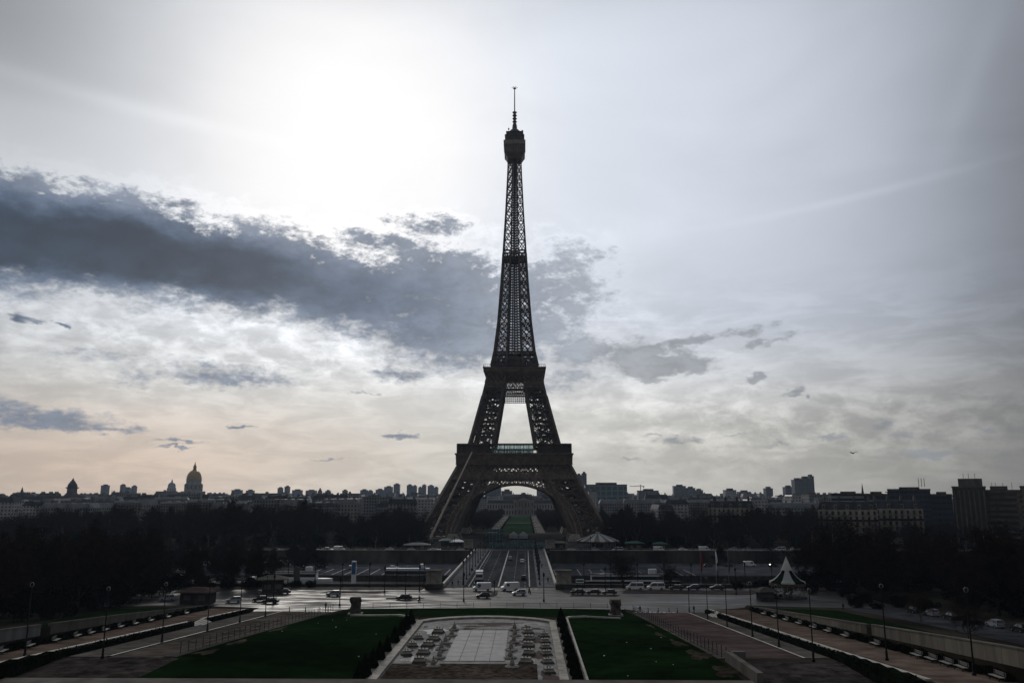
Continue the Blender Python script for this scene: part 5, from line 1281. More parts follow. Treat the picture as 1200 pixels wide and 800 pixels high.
# ================================================================== trees
def tree_mesh(seed, H=19.0, spread=.5, clear=.2, nt=5200, twig=(.55, 1.5), tw=.035, limbs=7, box=None, lean=0.0):
    """leafless tree: trunk and limbs in one mesh, branches and fine twigs in the other"""
    q = random.Random(seed); A, C_ = MB(), MB(); tips = []
    def bend(p, d, L, n, wob, upk):
        pts = [p]
        for i in range(n):
            d = (d + Vector((q.gauss(0, wob), q.gauss(0, wob), q.gauss(0, wob * .6) + upk))).normalized(); p = p + d * (L / n); pts.append(p)
        return pts, d
    r0 = H * .019
    tp, td = bend(Vector((0, 0, -.2)), Vector((lean, 0, 1)), H * (clear + .12), 4, .05, .05); A.tube(tp, [r0 * (1.35 - .1 * i) for i in range(5)], 8)
    def grow(p, d, L, r, lev):
        n = 5 if lev < 2 else 3
        pts, dd = bend(p, d, L, n, .16 + .05 * lev, .07)
        if box:
            pts = [Vector((max(-box, min(box, v.x)), max(-box, min(box, v.y)), min(v.z, H))) for v in pts]
        m = A if lev == 0 else C_
        m.tube(pts, [r * (1 - .75 * i / n) for i in range(n + 1)], 6 if lev == 0 else (4 if lev == 1 else 3), cap=False)
        if lev >= 1: tips.extend((pts[i], (pts[i] - pts[i - 1]).normalized(), lev) for i in range(1, n + 1))
        if lev < 3:
            k = (5, 5, 4)[lev]
            for i in range(k):
                j = 1 + int((i + .5) / k * n); j = min(j, n); a = q.uniform(0, 6.28)
                dv = (pts[j] - pts[j - 1]).normalized(); side_ = dv.cross(Vector((math.cos(a), math.sin(a), .3))).normalized()
                grow(pts[j], (dv * .75 + side_ * q.uniform(.45, .95)).normalized(), L * q.uniform(.48, .66), r * .45, lev + 1)
    for i in range(limbs):
        a = i * 2.4 + q.uniform(-.4, .4); f = i / limbs; up_ = .75 + f * 1.1
        j = tp[min(4, 2 + int(f * 3))]
        grow(j, Vector((math.cos(a) * spread * 2 * (1.1 - f * .6), math.sin(a) * spread * 2 * (1.1 - f * .6), up_)).normalized(), H * q.uniform(.36, .46), r0 * .55, 0)
    for _ in range(nt):
        p, d, lev = q.choice(tips); o = Vector((q.gauss(0, 1), q.gauss(0, 1), q.gauss(.15, .9))).normalized()
        v = (d * .5 + o).normalized(); L = q.uniform(*twig); s_ = v.cross(Vector((q.uniform(-1, 1), q.uniform(-1, 1), q.uniform(-1, 1)))).normalized() * tw
        st = p + o * q.uniform(0, .5); e = st + v * L
        if box and (abs(e.x) > box + .4 or abs(e.y) > box + .4 or e.z > H + .4): continue
        C_.face([st - s_, st + s_, e])
        if q.random() < .5: C_.face([st + v * L * .4 - s_ * .7, st + v * L * .4 + s_ * .7, st + v * L * .4 + (v + o * .9).normalized() * L * .55])
    return A, C_
def tree_thing(seed, bark, twig_m, **kw):
    A, C_ = tree_mesh(seed, **kw); t = thing('bare_tree', 'x', 'tree'); A.build('trunk', bark, t); C_.build('crown', twig_m, t); return Proto(t)
TALL = [tree_thing(11, m_barkp, m_twig, H=20, nt=6500, tw=.05), tree_thing(12, m_bark, m_twig, H=19, nt=6500, spread=.62, tw=.05), tree_thing(13, m_barkp, m_twig, H=21, nt=6000, spread=.42, tw=.05), tree_thing(14, m_bark, m_twig, H=18, nt=6500, spread=.7, tw=.05)]
DENSE = [tree_thing(21, m_bark, m_twig, H=19, nt=15000, tw=.08, spread=.6), tree_thing(22, m_bark, m_twig, H=20, nt=15000, tw=.08, spread=.5)]
CLIP = [tree_thing(31, m_bark, m_twigb, H=11, nt=7000, box=4.4, spread=.7, tw=.06, twig=(.4, 1.0)), tree_thing(32, m_bark, m_twigb, H=10.5, nt=7000, box=4.6, spread=.7, tw=.06, twig=(.4, 1.0))]
q = random.Random(77)
def scatter(n, x0, x1, y0, y1, dmin, ok=lambda x, y: True):
    P = []; tries = 0
    while len(P) < n and tries < n * 60:
        tries += 1; x, y = q.uniform(x0, x1), q.uniform(y0, y1)
        if ok(x, y) and all((x - a) ** 2 + (y - c) ** 2 > dmin * dmin for a, c in P): P.append((x, y))
    return P
# along the far embankment and around the tower
for sx, sn in ((-1, 'left'), (1, 'right')):
    for x, y in scatter(66, 34 if sx < 0 else 40, 300, 428, 500, 11, lambda x, y: not (x < 72 and y > 462) and x > 46 + (y - 428) * .2 and not (38 < x < 60 and y < 452 and sx > 0) and not (50 < x < 78 and 455 < y < 482 and sx > 0)):
        s_ = q.uniform(.80, 1.02) * (.70 if (sx > 0 and x > 168) else 1) * (1.24 if (sx < 0 and 98 < x < 185) else 1) * (.86 if x < 110 else 1)
        q.choice(TALL if q.random() < .7 else DENSE).put((sx * x, y, 0), q.uniform(0, 6.28), f'tall bare winter tree in the wooded bank {sn} of the tower foot', f'bare trees {sn} of the tower', sc=s_)
    for x, y in scatter(36, 66, 330, 500, 690, 15):
        q.choice(DENSE + TALL[:2]).put((sx * x, y, 0), q.uniform(0, 6.28), f'bare tree top in the park wood behind the {sn} leg of the tower', f'park trees behind the {sn} leg', sc=q.uniform(.75, .95))
    for r_, x in enumerate((23.5, 32, 41)):
        for y in frange(640, 1030, (24, 30, 34)[r_]):
            if r_ == 0 or y < 1000: q.choice(CLIP).put((sx * x + q.uniform(-.6, .6), y + q.uniform(-2, 2), 0), q.uniform(0, 6.28), f'brown clipped bare tree in the avenue {sn} of the long lawn', f'avenue trees {sn} of the long lawn', sc=q.uniform(.9, 1.05))
for x, y in [(-55, 440), (-62, 441), (-69, 439), (-54, 466), (54.5, 461), (60, 441), (66, 440), (-58, 452), (-66, 470), (-60, 486), (-72, 446), (-76, 480), (-52, 444), (-68, 494), (61, 462), (70, 446), (66, 492), (74, 474), (59, 488), (80, 490), (-84, 462)]:
    q.choice(TALL + DENSE).put((x, y, 0), q.uniform(0, 6.28), 'bare tree partly hiding the outer side of a tower foot', 'trees against the tower feet', sc=q.uniform(.72, .90))
# near gardens: large dark trees left and right
for x, y in [(-104, 172), (-118, 158), (-98, 196), (-112, 205), (-130, 186), (-124, 216), (-108, 226), (-140, 206), (-96, 218), (-88, 240), (-102, 243), (-118, 242), (-134, 238), (-150, 228), (-82, 250), (-74, 252.5)]:
    h = q.choice(DENSE); h.put((x, y, T(x, y) if y < 203 else 0), q.uniform(0, 6.28), 'large dark leafless tree in the shadowed garden at the far left', 'garden trees at the left', sc=q.uniform(.82, 1.0) * (.72 if x > -90 else 1))
for x, y in [(118, 160), (126, 176), (112, 190), (132, 198), (116, 212), (104, 226), (122, 232), (138, 220), (108, 244), (126, 250), (144, 242), (156, 228), (96, 250), (106, 142), (120, 140), (98, 232)]:
    q.choice(DENSE).put((x, y, T(x, y) if y < 203 else 0), q.uniform(0, 6.28), 'large dark leafless tree in the shadowed garden at the far right', 'garden trees at the right', sc=q.uniform(.80, .98))
TALL[1].put((36.2, 253.6, 0), 1.0, 'single bare tree standing before the river right of the bridge', sc=.62)
TALL[3].put((50.5, 254.2, 0), 2.0, 'small sparse bare tree by the river behind the white minibuses', sc=.42)
for x, y, s_, lab in ((88.2, 176, .30, 'thin young tree on the garden strip near the carousel lawn'), (79, 140, .30, 'thin young tree on the strip above the right retaining wall'), (80, 118, .34, 'young street tree nearest the camera above the right retaining wall')):
    TALL[0].put((x, y, T(x, y)), 1, lab, sc=s_)
# evergreen understorey masses (each shrub mass a thing of its own)
def bush_mesh(seed, n=5200):
    k = random.Random(seed); b = MB(); cs = [(k.gauss(0, 2.2), k.gauss(0, 2.2), k.uniform(1, 4.8), k.uniform(1.2, 2.4)) for _ in range(16)]
    for _ in range(n):
        cx_, cy_, cz_, r = k.choice(cs); d = Vector((k.gauss(0, 1), k.gauss(0, 1), k.gauss(0, 1))).normalized() * r * k.uniform(.6, 1.05)
        p = Vector((cx_, cy_, max(.1, cz_))) + d
        if p.z < 0: p.z = k.uniform(0, .5)
        a = Vector((k.gauss(0, 1), k.gauss(0, 1), k.gauss(0, 1))).normalized() * .38; c = Vector((k.gauss(0, 1), k.gauss(0, 1), k.gauss(0, 1))).normalized() * .26
        b.face([p - c, p + c, p + a])
    return b
BUSH = []
for s_ in (1, 2):
    t = thing('evergreen_shrub', 'x', 'shrub'); bush_mesh(s_).build('foliage', m_ever, t)
    b = MB(); b.tube([(0, 0, -.2), (.1, 0, 2.5)], [.16, .08], 6); b.build('stem', m_bark, t); BUSH.append(Proto(t))
for x, y in [(-92 - (i % 5) * 11 - q.uniform(0, 5), 150 + i * 5.2) for i in range(20)] + [(-76 - i * 7, 252 + q.uniform(-1, 1)) for i in range(10)]:
    q.choice(BUSH).put((x, y, T(x, y) if y < 203 else 0), q.uniform(0, 6), 'dark evergreen shrub under the far left garden trees', 'shrubs under the left trees', sc=q.uniform(.9, 1.35) if y < 245 else .55)
for x, y in [(114 + (i % 5) * 10 + q.uniform(0, 5), 134 + i * 5.6) for i in range(20)] + [(92 + i * 8, 250 + q.uniform(-2, 2)) for i in range(9)]:
    q.choice(BUSH).put((x, y, T(x, y) if y < 203 else 0), q.uniform(0, 6), 'dark evergreen shrub under the far right garden trees', 'shrubs under the right trees', sc=q.uniform(.9, 1.35))
for sx, sn in ((-1, 'left'), (1, 'right')):
    for i in range(14): q.choice(BUSH).put((sx * (58 + i * 15.5 + q.uniform(-3, 3)), 447 + q.uniform(-8, 12), 0), q.uniform(0, 6), f'dark shrub mass under the wooded bank {sn} of the tower', f'shrubs under the bank trees {sn}', sc=q.uniform(.9, 1.5))
for i in range(26): q.choice(DENSE + TALL[:1]).put((-84 - i * 7.4 - q.uniform(0, 5), 350 + q.uniform(0, 45), -5), q.uniform(0, 6), 'dark bare tree rising from the low quay across the river at the left', 'low quay trees left', sc=q.uniform(.46, .68))
for i in range(14): q.choice(DENSE + TALL[:1]).put((96 + i * 13.5 + q.uniform(0, 5), 352 + q.uniform(0, 45), -5), q.uniform(0, 6), 'dark bare tree rising from the low quay across the river at the right', 'low quay trees right', sc=q.uniform(.42, .6))
for i, (x, y) in enumerate([(90, 214), (95, 222), (88, 240), (96, 236), (101, 214), (104, 208), (70, 252.6), (78, 252.8), (86, 252.6), (73, 228.5), (92, 206)]):  # added dark shrubs stand in for tree shade over the paving
    BUSH[i % 2].put((x, y, 0), q.uniform(0, 6), 'dark evergreen shrub added in place of tree shade around the striped carousel', 'shrubs around the striped carousel', sc=q.uniform(.28, .5))
for i in range(9): BUSH[i % 2].put((-58 - i * 5.0, 253.8, .1), q.uniform(0, 6), 'dark low shrub along the river parapet left of the pale square', 'shrubs along the river parapet', sc=q.uniform(.22, .36))
# planting strips above the retaining walls
for nm, lo, hi in (('grass_strip', lambda y: RW(y) + .6, lambda y: RW(y) + 20), ('grass_strip', lambda y: LW(y) - 22, lambda y: LW(y) - .6)):
    sheet(nm, lo, hi, frange(88, 200, 4), m_grass, .05, 5)

# ================================================================== long park beyond the tower
def flat(name, x0, x1, y0, y1, z, mat):
    b = MB(); b.face([(x0, y0, z), (x1, y0, z), (x1, y1, z), (x0, y1, z)]); return struct(b.build(name, mat))
flat('forecourt', -60, 60, 406, 620, .012, M('forecourt_paving', (.045, .044, .042), .95, .4, .12, spec=0))
flat('embankment_road', -400, 400, 407, 432, .02, m_asph)
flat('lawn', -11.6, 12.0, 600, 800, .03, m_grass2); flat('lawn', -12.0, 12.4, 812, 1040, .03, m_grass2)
for s in (-1, 1): flat('park_path', s * 13.5 if s > 0 else -21, 21 if s > 0 else -13.5, 600, 1046, .03, m_pale)
flat('park_path', -21, 21, 800, 812, .035, m_pale); flat('park_path', -21, 21, 1040, 1060, .035, m_pale)
for s, sn in ((-1, 'left'), (1, 'right')):
    b = MB(); b.box(-.6, .6, 0, 440, 0, 1.1); o = b.build('clipped_hedge', m_hedge, None, (s * 12.7, 600, 0)); tag(o, f'long dark clipped hedge along the {sn} edge of the long lawn', 'hedge')
gl = thing('garden_lamp', 'x', 'street lamp'); b = MB(); b.tube([(0, 0, 0), (0, 0, 2.4)], .08, 6); b.build('pole', m_black, gl)
b = MB(); b.lathe([(0, 2.3), (.3, 2.4), (.42, 2.75), (.3, 3.1), (0, 3.2)], 10); b.build('globe', m_white, gl); G = Proto(gl)
for y in (575, 610, 655, 710, 770):
    for s, sn in ((-1, 'left'), (1, 'right')): G.put((s * 14.6, y, .05), 0, f'white globe lamp in the row at the {sn} edge of the long lawn', f'globe lamps {sn} of the long lawn')

# ================================================================== city
def roofed(name, label, cat, loc, w, d, h, fm, rm, mans=4.5, inset=3.0, chim=3, rz=0, group=None, dorm=0, seed=0):
    t = thing(name, label, cat, loc, rz, group)
    b = MB(); b.box(-w / 2, w / 2, -d / 2, d / 2, 0, h); b.build('wall', fm, t)
    b = MB(); b.frus((0, 0), w / 2 + .25, d / 2 + .25, w / 2 - inset * .5, d / 2 - inset * .5, h + .003, h + mans); rf = b.build('roof', rm, t)
    k = random.Random(seed)
    for i in range(chim):
        b = MB(); x = -w / 2 + w * (i + .5) / max(1, chim) + k.uniform(-2, 2); b.box(x - .5, x + .5, -d * .28, d * .28, h + mans * .4, h + mans + 1.6)
        for j in range(5): b.box(x - .16, x + .16, -d * .24 + j * d * .12 - .16, -d * .24 + j * d * .12 + .16, h + mans + 1.6, h + mans + 2.3)
        b.build('chimney', m_conc, rf)
    for i in range(dorm):
        x = -w / 2 + w * (i + .5) / dorm; b = MB(); b.box(x - .75, x + .75, -d / 2 - .15, -d / 2 + 1.8, h + .5, h + 2.6); b.build('dormer', m_stone, rf)
    return t
f_cream = facade('facade_cream', (.27, .25, .22), (.03, .035, .045)); f_grey = facade('facade_grey', (.20, .20, .205), (.03, .035, .04), 2.6, 3.0, .5, .5)
f_white = facade('facade_white', (.40, .39, .38), (.04, .045, .055), 3.4, 3.1, .5, .42); f_tower = facade('facade_tower', (.17, .19, .22), (.05, .06, .075), 3.2, 3.0, .55, .5)
f_brown = facade('facade_brown', (.16, .13, .11), (.03, .03, .03), 2.8, 3.1, .5, .55)
BL = []
for i, (w_, d_, h_, fm, rm, mn, ch) in enumerate([(34, 14, 17, f_cream, m_zinc, 4.5, 4), (26, 13, 19, f_cream, m_slate, 5, 3), (44, 15, 15, f_grey, m_zinc, 4, 5), (22, 13, 18, f_white, m_slate, 4.5, 2), (38, 16, 20, f_brown, m_zinc, 2.5, 4), (18, 12, 16, f_cream, m_zinc, 5, 2), (30, 18, 22, f_white, m_zinc, .8, 2), (52, 16, 16, f_grey, m_slate, 4.5, 6), (24, 14, 24, f_grey, m_conc, .6, 1)]):
    BL.append(Proto(roofed('city_building', 'x', 'building', (0, 0, 0), w_, d_, h_, fm, rm, mn, 3 if mn > 2 else .6, ch, seed=i)))
q = random.Random(31)
def az_fill(n, a0, a1, d0, d1, lab, grp, smin=.8, smax=1.15, top=None, protos=None):
    for i in range(n):
        a = R(a0 + (a1 - a0) * (i + q.uniform(.1, .9)) / n); d = q.uniform(d0, d1); x, y = 6.9 + d * math.tan(a), d
        if abs(x) < 62 and y < 1180: continue
        p = q.choice(protos or BL); s_ = q.uniform(smin, smax)
        p.put((x, y, 0), q.choice((0, 0, .12, -.1, .3, -.35, 1.57)) , lab, grp, sc=s_)
az_fill(30, -36, -7, 700, 900, 'low pale walled building just behind the bare trees left of the tower', 'nearest city blocks left', .88, 1.08)
az_fill(44, -36, -6, 900, 1300, 'building in the middle band of the crowded city left of the tower', 'middle city blocks left', .95, 1.18)
az_fill(44, -36, -5, 1300, 2100, 'small building in the far band of the city left of the tower', 'far city blocks left', 1.05, 1.32)
az_fill(16, 8, 36, 720, 900, 'low pale walled building just behind the bare trees right of the tower', 'nearest city blocks right', .85, 1.05)
az_fill(38, 6, 36, 900, 1300, 'building in the middle band of the crowded city right of the tower', 'middle city blocks right', .92, 1.15)
az_fill(38, 5, 36, 1300, 2100, 'small building in the far band of the city right of the tower', 'far city blocks right', 1.0, 1.3)
az_fill(12, -5, 5, 1250, 1500, 'pale building behind the domed palace seen under the tower arch', 'blocks behind the domed palace', .95, 1.2)
# housing towers and slabs on the skyline, each by its place: (u0, u1, vtop, distance, material, label)
def slab(u0, u1, vt, y, m_, label, name='tower_block', extra=True, d=18):
    rz = -math.atan(on_y(u0, 578, y).x / y) if u0 > 960 else 0
    a, c = on_y(u0, 578, y), on_y(u1, 578, y); zt = on_y((u0 + u1) / 2, vt, y).z; w_ = c.x - a.x
    t = thing(name, label, 'building', ((a.x + c.x) / 2, y, 0), rz); w_ *= math.cos(rz)
    b = MB(); b.box(-w_ / 2, w_ / 2, 0, d, 0, zt); b.build('wall', m_, t)
    if extra:
        b = MB(); b.box(-w_ * .22, w_ * .26, 3, d - 3, zt + .003, zt + (3.2 if y > 1000 else 1.6)); b.build('roof', m_dstone2, t)
    b = MB(); b.box(-w_ / 2 - .2, w_ / 2 + .2, -.2, d + .2, zt - .9, zt + .3); b.build('cornice', m_dstone2, t)
    return t
for i, (u0, u1, vt, y, m_, lab) in enumerate([
    (117.5, 124.5, 568.5, 2500, f_tower, 'lone square high-rise on the skyline between the cupola and the gold dome'), (140, 143.5, 568, 2500, f_tower, 'left narrow tower of the skyline trio before the gold dome'),
    (144, 151, 571.5, 2600, f_tower, 'low middle block of the skyline trio before the gold dome'), (153.5, 157, 569.5, 2500, f_tower, 'right narrow tower of the skyline trio before the gold dome'),
    (271, 282, 574, 2400, f_tower, 'flat grey slab first to the right of the gold dome'), (288, 296, 574.5, 2400, f_tower, 'short grey block second to the right of the gold dome'),
    (325, 330, 571.5, 2600, f_tower, 'shorter of two slim towers right of the gold dome'), (333, 338, 570, 2600, f_tower, 'taller of two slim towers right of the gold dome'),
    (342, 353, 574, 2700, f_tower, 'grey slab right of the two slim towers'), (358, 370, 574.5, 2700, f_grey, 'low wide grey block between the slim towers and the pointed roof'),
    (381, 386, 575, 2300, f_tower, 'tiny block on the skyline left of the high-rise cluster'), (401, 406, 574.5, 2300, f_brown, 'tiny brown block on the skyline left of the high-rise cluster'),
    (422, 430, 574, 2400, f_tower, 'first block of the high-rise cluster from the left'), (430.5, 436, 575, 2400, f_tower, 'second small block of the high-rise cluster from the left'),
    (440, 449, 573.5, 2400, f_tower, 'third block of the high-rise cluster'), (450, 459.5, 570.3, 2500, f_tower, 'broad block directly left of the tallest high-rise of the cluster'), (461, 467.8, 567.2, 2500, f_tower, 'tallest high-rise of the cluster left of the tower'),
    (476.5, 482.5, 568.2, 2500, f_tower, 'left half of the paired high-rises beside the tower'), (483, 487.8, 569.2, 2500, f_tower, 'right half of the paired high-rises beside the tower'), (490, 494, 571, 2500, f_tower, 'short block of the last high-rise group by the tower leg'),
    (494.3, 498.8, 568.2, 2500, f_tower, 'tall block of the last high-rise group by the tower leg'), (501, 508, 569, 2500, f_tower, 'wide block of the last high-rise group by the tower leg'), (508.5, 513, 571, 2500, f_tower, 'lowest block touching the tower leg on the left'),
    (568, 587, 568.5, 1500, f_tower, 'dark high slab seen through the left part of the arch'), (587.5, 600, 575, 1500, f_brown, 'lower brown block beside the high slab under the arch'), (629, 645, 573, 1500, f_tower, 'wide block seen through the right part of the arch'),
    (676, 682, 556.5, 1500, f_tower, 'left half of the twin high-rise just right of the tower'), (682.4, 687.8, 554.5, 1500, f_tower, 'taller right half of the twin high-rise just right of the tower'),
    (790, 804, 569.2, 1800, f_tower, 'pale high slab in the middle of the right skyline'), (805, 815, 571.5, 1800, f_tower, 'dark topped block joined to the pale slab on the right skyline'), (815.5, 824, 574, 1800, f_tower, 'lower end of the joined blocks on the right skyline'),
    (850, 863, 574, 1500, f_white, 'pale block left of the big stepped high-rise'), (898, 906, 572, 1500, f_tower, 'grey block left of the big stepped high-rise'), (921, 930, 570.5, 1500, f_tower, 'pale block touching the big stepped high-rise'),
    (932, 941, 562, 1400, f_tower, 'left lower half of the big stepped high-rise on the right'), (941.3, 950, 560, 1400, f_tower, 'middle step of the big stepped high-rise on the right'), (950.2, 955, 557.8, 1400, f_tower, 'tallest narrow step of the big high-rise on the right'),
    (866, 880, 576, 1700, f_grey, 'low grey block on the right skyline between the pale blocks'), (748, 772, 574.6, 1500, f_grey, 'long low roofed block behind the crane'), (1170, 1176, 573, 700, f_grey, 'small block peeking over the banded office building'),
    (1196, 1215, 569.5, 500, f_brown, 'brown block cut by the right edge of the picture')]):
    slab(u0, u1, vt, y, m_, lab)
# long glazed office block right of the tower
m_off = facade('facade_office', (.16, .21, .23), (.07, .11, .13), 9.0, 8.0, .75, .7, .4)
slab(686, 735, 567.5, 1300, m_off, 'long bluish office block just right of the tower leg', 'office_block', d=30); slab(690, 700, 575, 1250, f_white, 'small pale block at the left end of the bluish office block')
# crane
c0 = on_y(751, 578, 1600); t = thing('tower_crane', 'small reddish tower crane behind the long low block', 'crane', (c0.x, 1600, 0)); zc = on_y(751, 569.5, 1600).z
b = MB(); b.beam((0, 0, 0), (0, 0, zc + 3), 1.3); b.build('mast', m_red, t); b = MB(); b.beam((-21, 0, zc), (7, 0, zc), .9); b.beam((0, 0, zc + 3.2), (-14, 0, zc), .3); b.beam((0, 0, zc + 3.2), (6, 0, zc), .3); b.build('jib', m_red, t)
b = MB(); b.box(4.5, 7, -.8, .8, zc - 2.4, zc - .45); b.build('counterweight', m_dstone, t)
# gold dome church
def dome_church(x, y, R_, zb, zd, zt, label, dm, gold=True):
    t = thing('domed_church', label, 'church', (x, y, 0)); H = zd - zb
    b = MB(); b.box(-R_ * 1.05, R_ * 1.05, -R_ * 1.0, R_ * 1.0, 0, zb); b.build('nave', f_cream, t)
    b = MB(); b.lathe([(R_, zb), (R_, zb + H * .08), (R_ * .93, zb + H * .1), (R_ * .93, zb + H * .55), (R_ * .98, zb + H * .58), (R_ * .98, zb + H * .62), (R_ * .84, zb + H * .66), (R_ * .84, zb + H * .94), (R_ * .9, zb + H * .97), (R_ * .9, zd)], 48); b.build('drum', m_stone, t)
    for k in range(24):
        a = 2 * math.pi * k / 24; b = MB(); p = (R_ * .99 * math.cos(a), R_ * .99 * math.sin(a)); b.tube([(*p, zb + H * .08), (*p, zb + H * .58)], R_ * .035, 6); b.build('column', m_stone, t)
        if k % 2 == 0:
            a += math.pi / 24; p = Vector((R_ * .935 * math.cos(a), R_ * .935 * math.sin(a), 0)); tv = Vector((-math.sin(a), math.cos(a), 0)) * R_ * .07
            b = MB(); b.face([p - tv + Vector((0, 0, zb + H * .2)), p + tv + Vector((0, 0, zb + H * .2)), p + tv + Vector((0, 0, zb + H * .5)), p - tv + Vector((0, 0, zb + H * .5))]); b.build('window', m_glass, t)
    hd = (zt - zd) * .52
    b = MB(); b.lathe([(R_ * .84 * math.cos(u) ** .9 if u < 1.5 else .1, zd + hd * math.sin(u)) for u in [i * 1.42 / 12 for i in range(13)]], 48, flute=lambda k, j: 1 + .018 * (k % 4 == 0)); b.build('dome', dm, t)
    zl = zd + hd * .985; hl = zt - zl
    b = MB(); b.lathe([(R_ * .25, zl - 1), (R_ * .25, zl + hl * .06), (R_ * .19, zl + hl * .08), (R_ * .18, zl + hl * .38), (R_ * .22, zl + hl * .41), (R_ * .13, zl + hl * .5), (R_ * .07, zl + hl * .66), (.05, zt)], 12); b.build('lantern', dm, t)
    return t
dome_church(-886, 2200, 23.0, 34, 65, 113.5, 'great gilded dome with lantern and spire on the left skyline', m_gold)
dome_church(-1551, 3600, 19, 38, 60, 92, 'smaller pale grey dome left of the great gilded dome', m_zinc)
# dark cupola tower far left
t = thing('cupola_tower', 'dark bulbous cupola tower on the far left skyline', 'tower', (-826, 1500, 0))
b = MB(); b.box(-6.2, 6.2, -6.2, 6.2, 0, 37); b.build('wall', m_dstone2, t)
b = MB(); b.frus((0, 0), 7.6, 7.6, 8.2, 8.2, 37, 39.5); b.lathe([(7.8, 39.5), (8.4, 41.5), (7.4, 44.5), (5.0, 48), (3.6, 50.5), (2.2, 51.2), (2.2, 53), (1.1, 54), (0, 57)], 12); b.build('roof', m_slate, t)
def spire(u, vt, y, label, w_=2.2):
    p = on_y(u, 578, y); z = on_y(u, vt, y).z; t = thing('church_spire', label, 'church', (p.x, y, 0)); b = MB(); b.box(-w_, w_, -w_, w_, 0, z * .7); b.build('wall', m_dstone2, t)
    b = MB(); b.frus((0, 0), w_ * 1.1, w_ * 1.1, .08, .08, z * .7, z); b.build('spire', m_slate, t)
spire(25.5, 570, 1500, 'thin dark church spire at the far left edge of the skyline'); spire(375, 571, 2600, 'broad pointed roof in the middle of the left skyline', 6); spire(131, 573.5, 2500, 'thin pale mast between the high-rise and the skyline trio', .9)
spire(1011, 566, 700, 'thin dark spire above the long right hand roofs', .9)
# domed palace at the end of the park
t = thing('domed_palace', 'long classical palace with square dome seen under the arch', 'building', (4.5, 1080, 0))
for x0, x1, h_, nm in ((-48, -13, 15.5, 'wing'), (13, 48, 15.5, 'wing')):
    b = MB(); b.box(x0, x1, 2, 14, 0, h_); b.build(nm, facade('facade_palace', (.30, .28, .25), (.05, .05, .06), 3.6, 7.4, .42, .62), t)
    b = MB(); b.frus(((x0 + x1) / 2, 8), (x1 - x0) / 2, 6.2, (x1 - x0) / 2 - 2, 3, h_ + .003, h_ + 4.0); b.build('roof', m_slate, t)
b = MB(); b.box(-13, 13, 0, 15, 0, 19); b.build('central_pavilion', facade('facade_pavilion', (.28, .26, .23), (.045, .045, .05), 4.3, 9.0, .4, .6), t)
for k in range(8): b = MB(); b.tube([(-9.8 + k * 2.8, -.8, 0), (-9.8 + k * 2.8, -.8, 17)], .55, 8); b.build('column', m_stone, t)
b = MB(); b.prism([(-11.5, 19), (11.5, 19), (0, 22.5)], -1.5, 1); b.build('pediment', m_stone, t)
b = MB(); b.frus((0, 8), 9.5, 7.5, 8.2, 6.2, 19.0, 23); b.frus((0, 8), 8.2, 6.2, 3.2, 2.6, 23, 27.5); b.frus((0, 8), 2.6, 2, 2.2, 1.8, 27.5, 29.2); b.build('dome', m_slate, t)
# small spot of people/vehicles row at the end of the lawn
# right hand buildings close behind the trees
def haussmann(x0, x1, y, z1, label, floors=6):
    w_ = x1 - x0; t = thing('apartment_building', label, 'building', ((x0 + x1) / 2, y, 0), -.36); H = z1 - 4.6
    b = MB(); b.box(-w_ / 2, w_ / 2, 0, 15, 0, H); b.build('wall', M('limestone_facade', (.34, .31, .26), .85, .25, .2), t)
    fh = (H - 1) / floors; n = int(w_ / 2.9); cnt = 0
    gl_ = MB(); 
    for f in range(floors):
        z = 1.2 + f * fh
        b = MB(); b.box(-w_ / 2 - .1, w_ / 2 + .1, -.45, -.003, z - .55, z - .3); b.build('cornice', m_stone, t)
        if f in (1, 4):
            b = MB(); b.box(-w_ / 2, w_ / 2, -.95, -.9, z - .3, z + .6); b.box(-w_ / 2, w_ / 2, -.95, -.46, z - .5, z - .3); b.build('balcony', m_black, t)
    for i in range(n):
        for f in range(floors):
            if cnt >= 98: break
            if f < 2: continue
            cnt += 1; x = -w_ / 2 + (i + .5) * w_ / n; z = 1.2 + f * fh
            b = MB(); b.box(x - .8, x + .8, -.16, -.004, z - .1, z + fh * .74); b.box(x - .62, x + .62, -.17, -.163, z, z + fh * .66, 1); b.build('window', [m_stone, m_glass], t)
    b = MB(); b.frus((0, 7.5), w_ / 2, 7.5, w_ / 2 - 1.2, 5.2, H + .003, z1); rf = b.build('roof', m_slate, t)
    for i in range(n // 2):
        x = -w_ / 2 + (i + .5) * w_ / (n // 2); b = MB(); b.box(x - .8, x + .8, .1, 2, H + .3, H + 2.9); b.box(x - .5, x + .5, .07, .095, H + .7, H + 2.4, 1); b.build('dormer', [m_stone, m_glass], rf)
    for i in range(4):
        x = -w_ / 2 + w_ * (i + .5) / 4; b = MB(); b.box(x - .5, x + .5, 3, 10, H + 2, z1 + 2.4)
        for j in range(6): b.box(x - .18, x + .18, 3.3 + j * 1.15, 3.7 + j * 1.15, z1 + 2.4, z1 + 3.1)
        b.build('chimney', m_conc, rf)
haussmann(172, 203, 468, 23.6, 'left of the pale limestone apartment blocks above the dark right trees')
haussmann(204, 232, 476, 24.0, 'right of the pale limestone apartment blocks above the dark right trees')
haussmann(130, 160, 560, 23.0, 'lower pale apartment block farther left along the right bank')
m_cw = facade('facade_curtain', (.035, .045, .06), (.02, .03, .05), 3.0, 3.4, .8, .3, .3)
t = slab(974, 1012, 578, 640, facade('facade_band', (.22, .23, .24), (.03, .03, .035), 400, 3.6, 1.0, .5), 'long flat pale roofed block left of the dark office building', 'office_block', d=22)
t = slab(1040, 1090, 573, 600, m_cw, 'dark flat topped office building with three thin aerials', 'office_block', d=24)
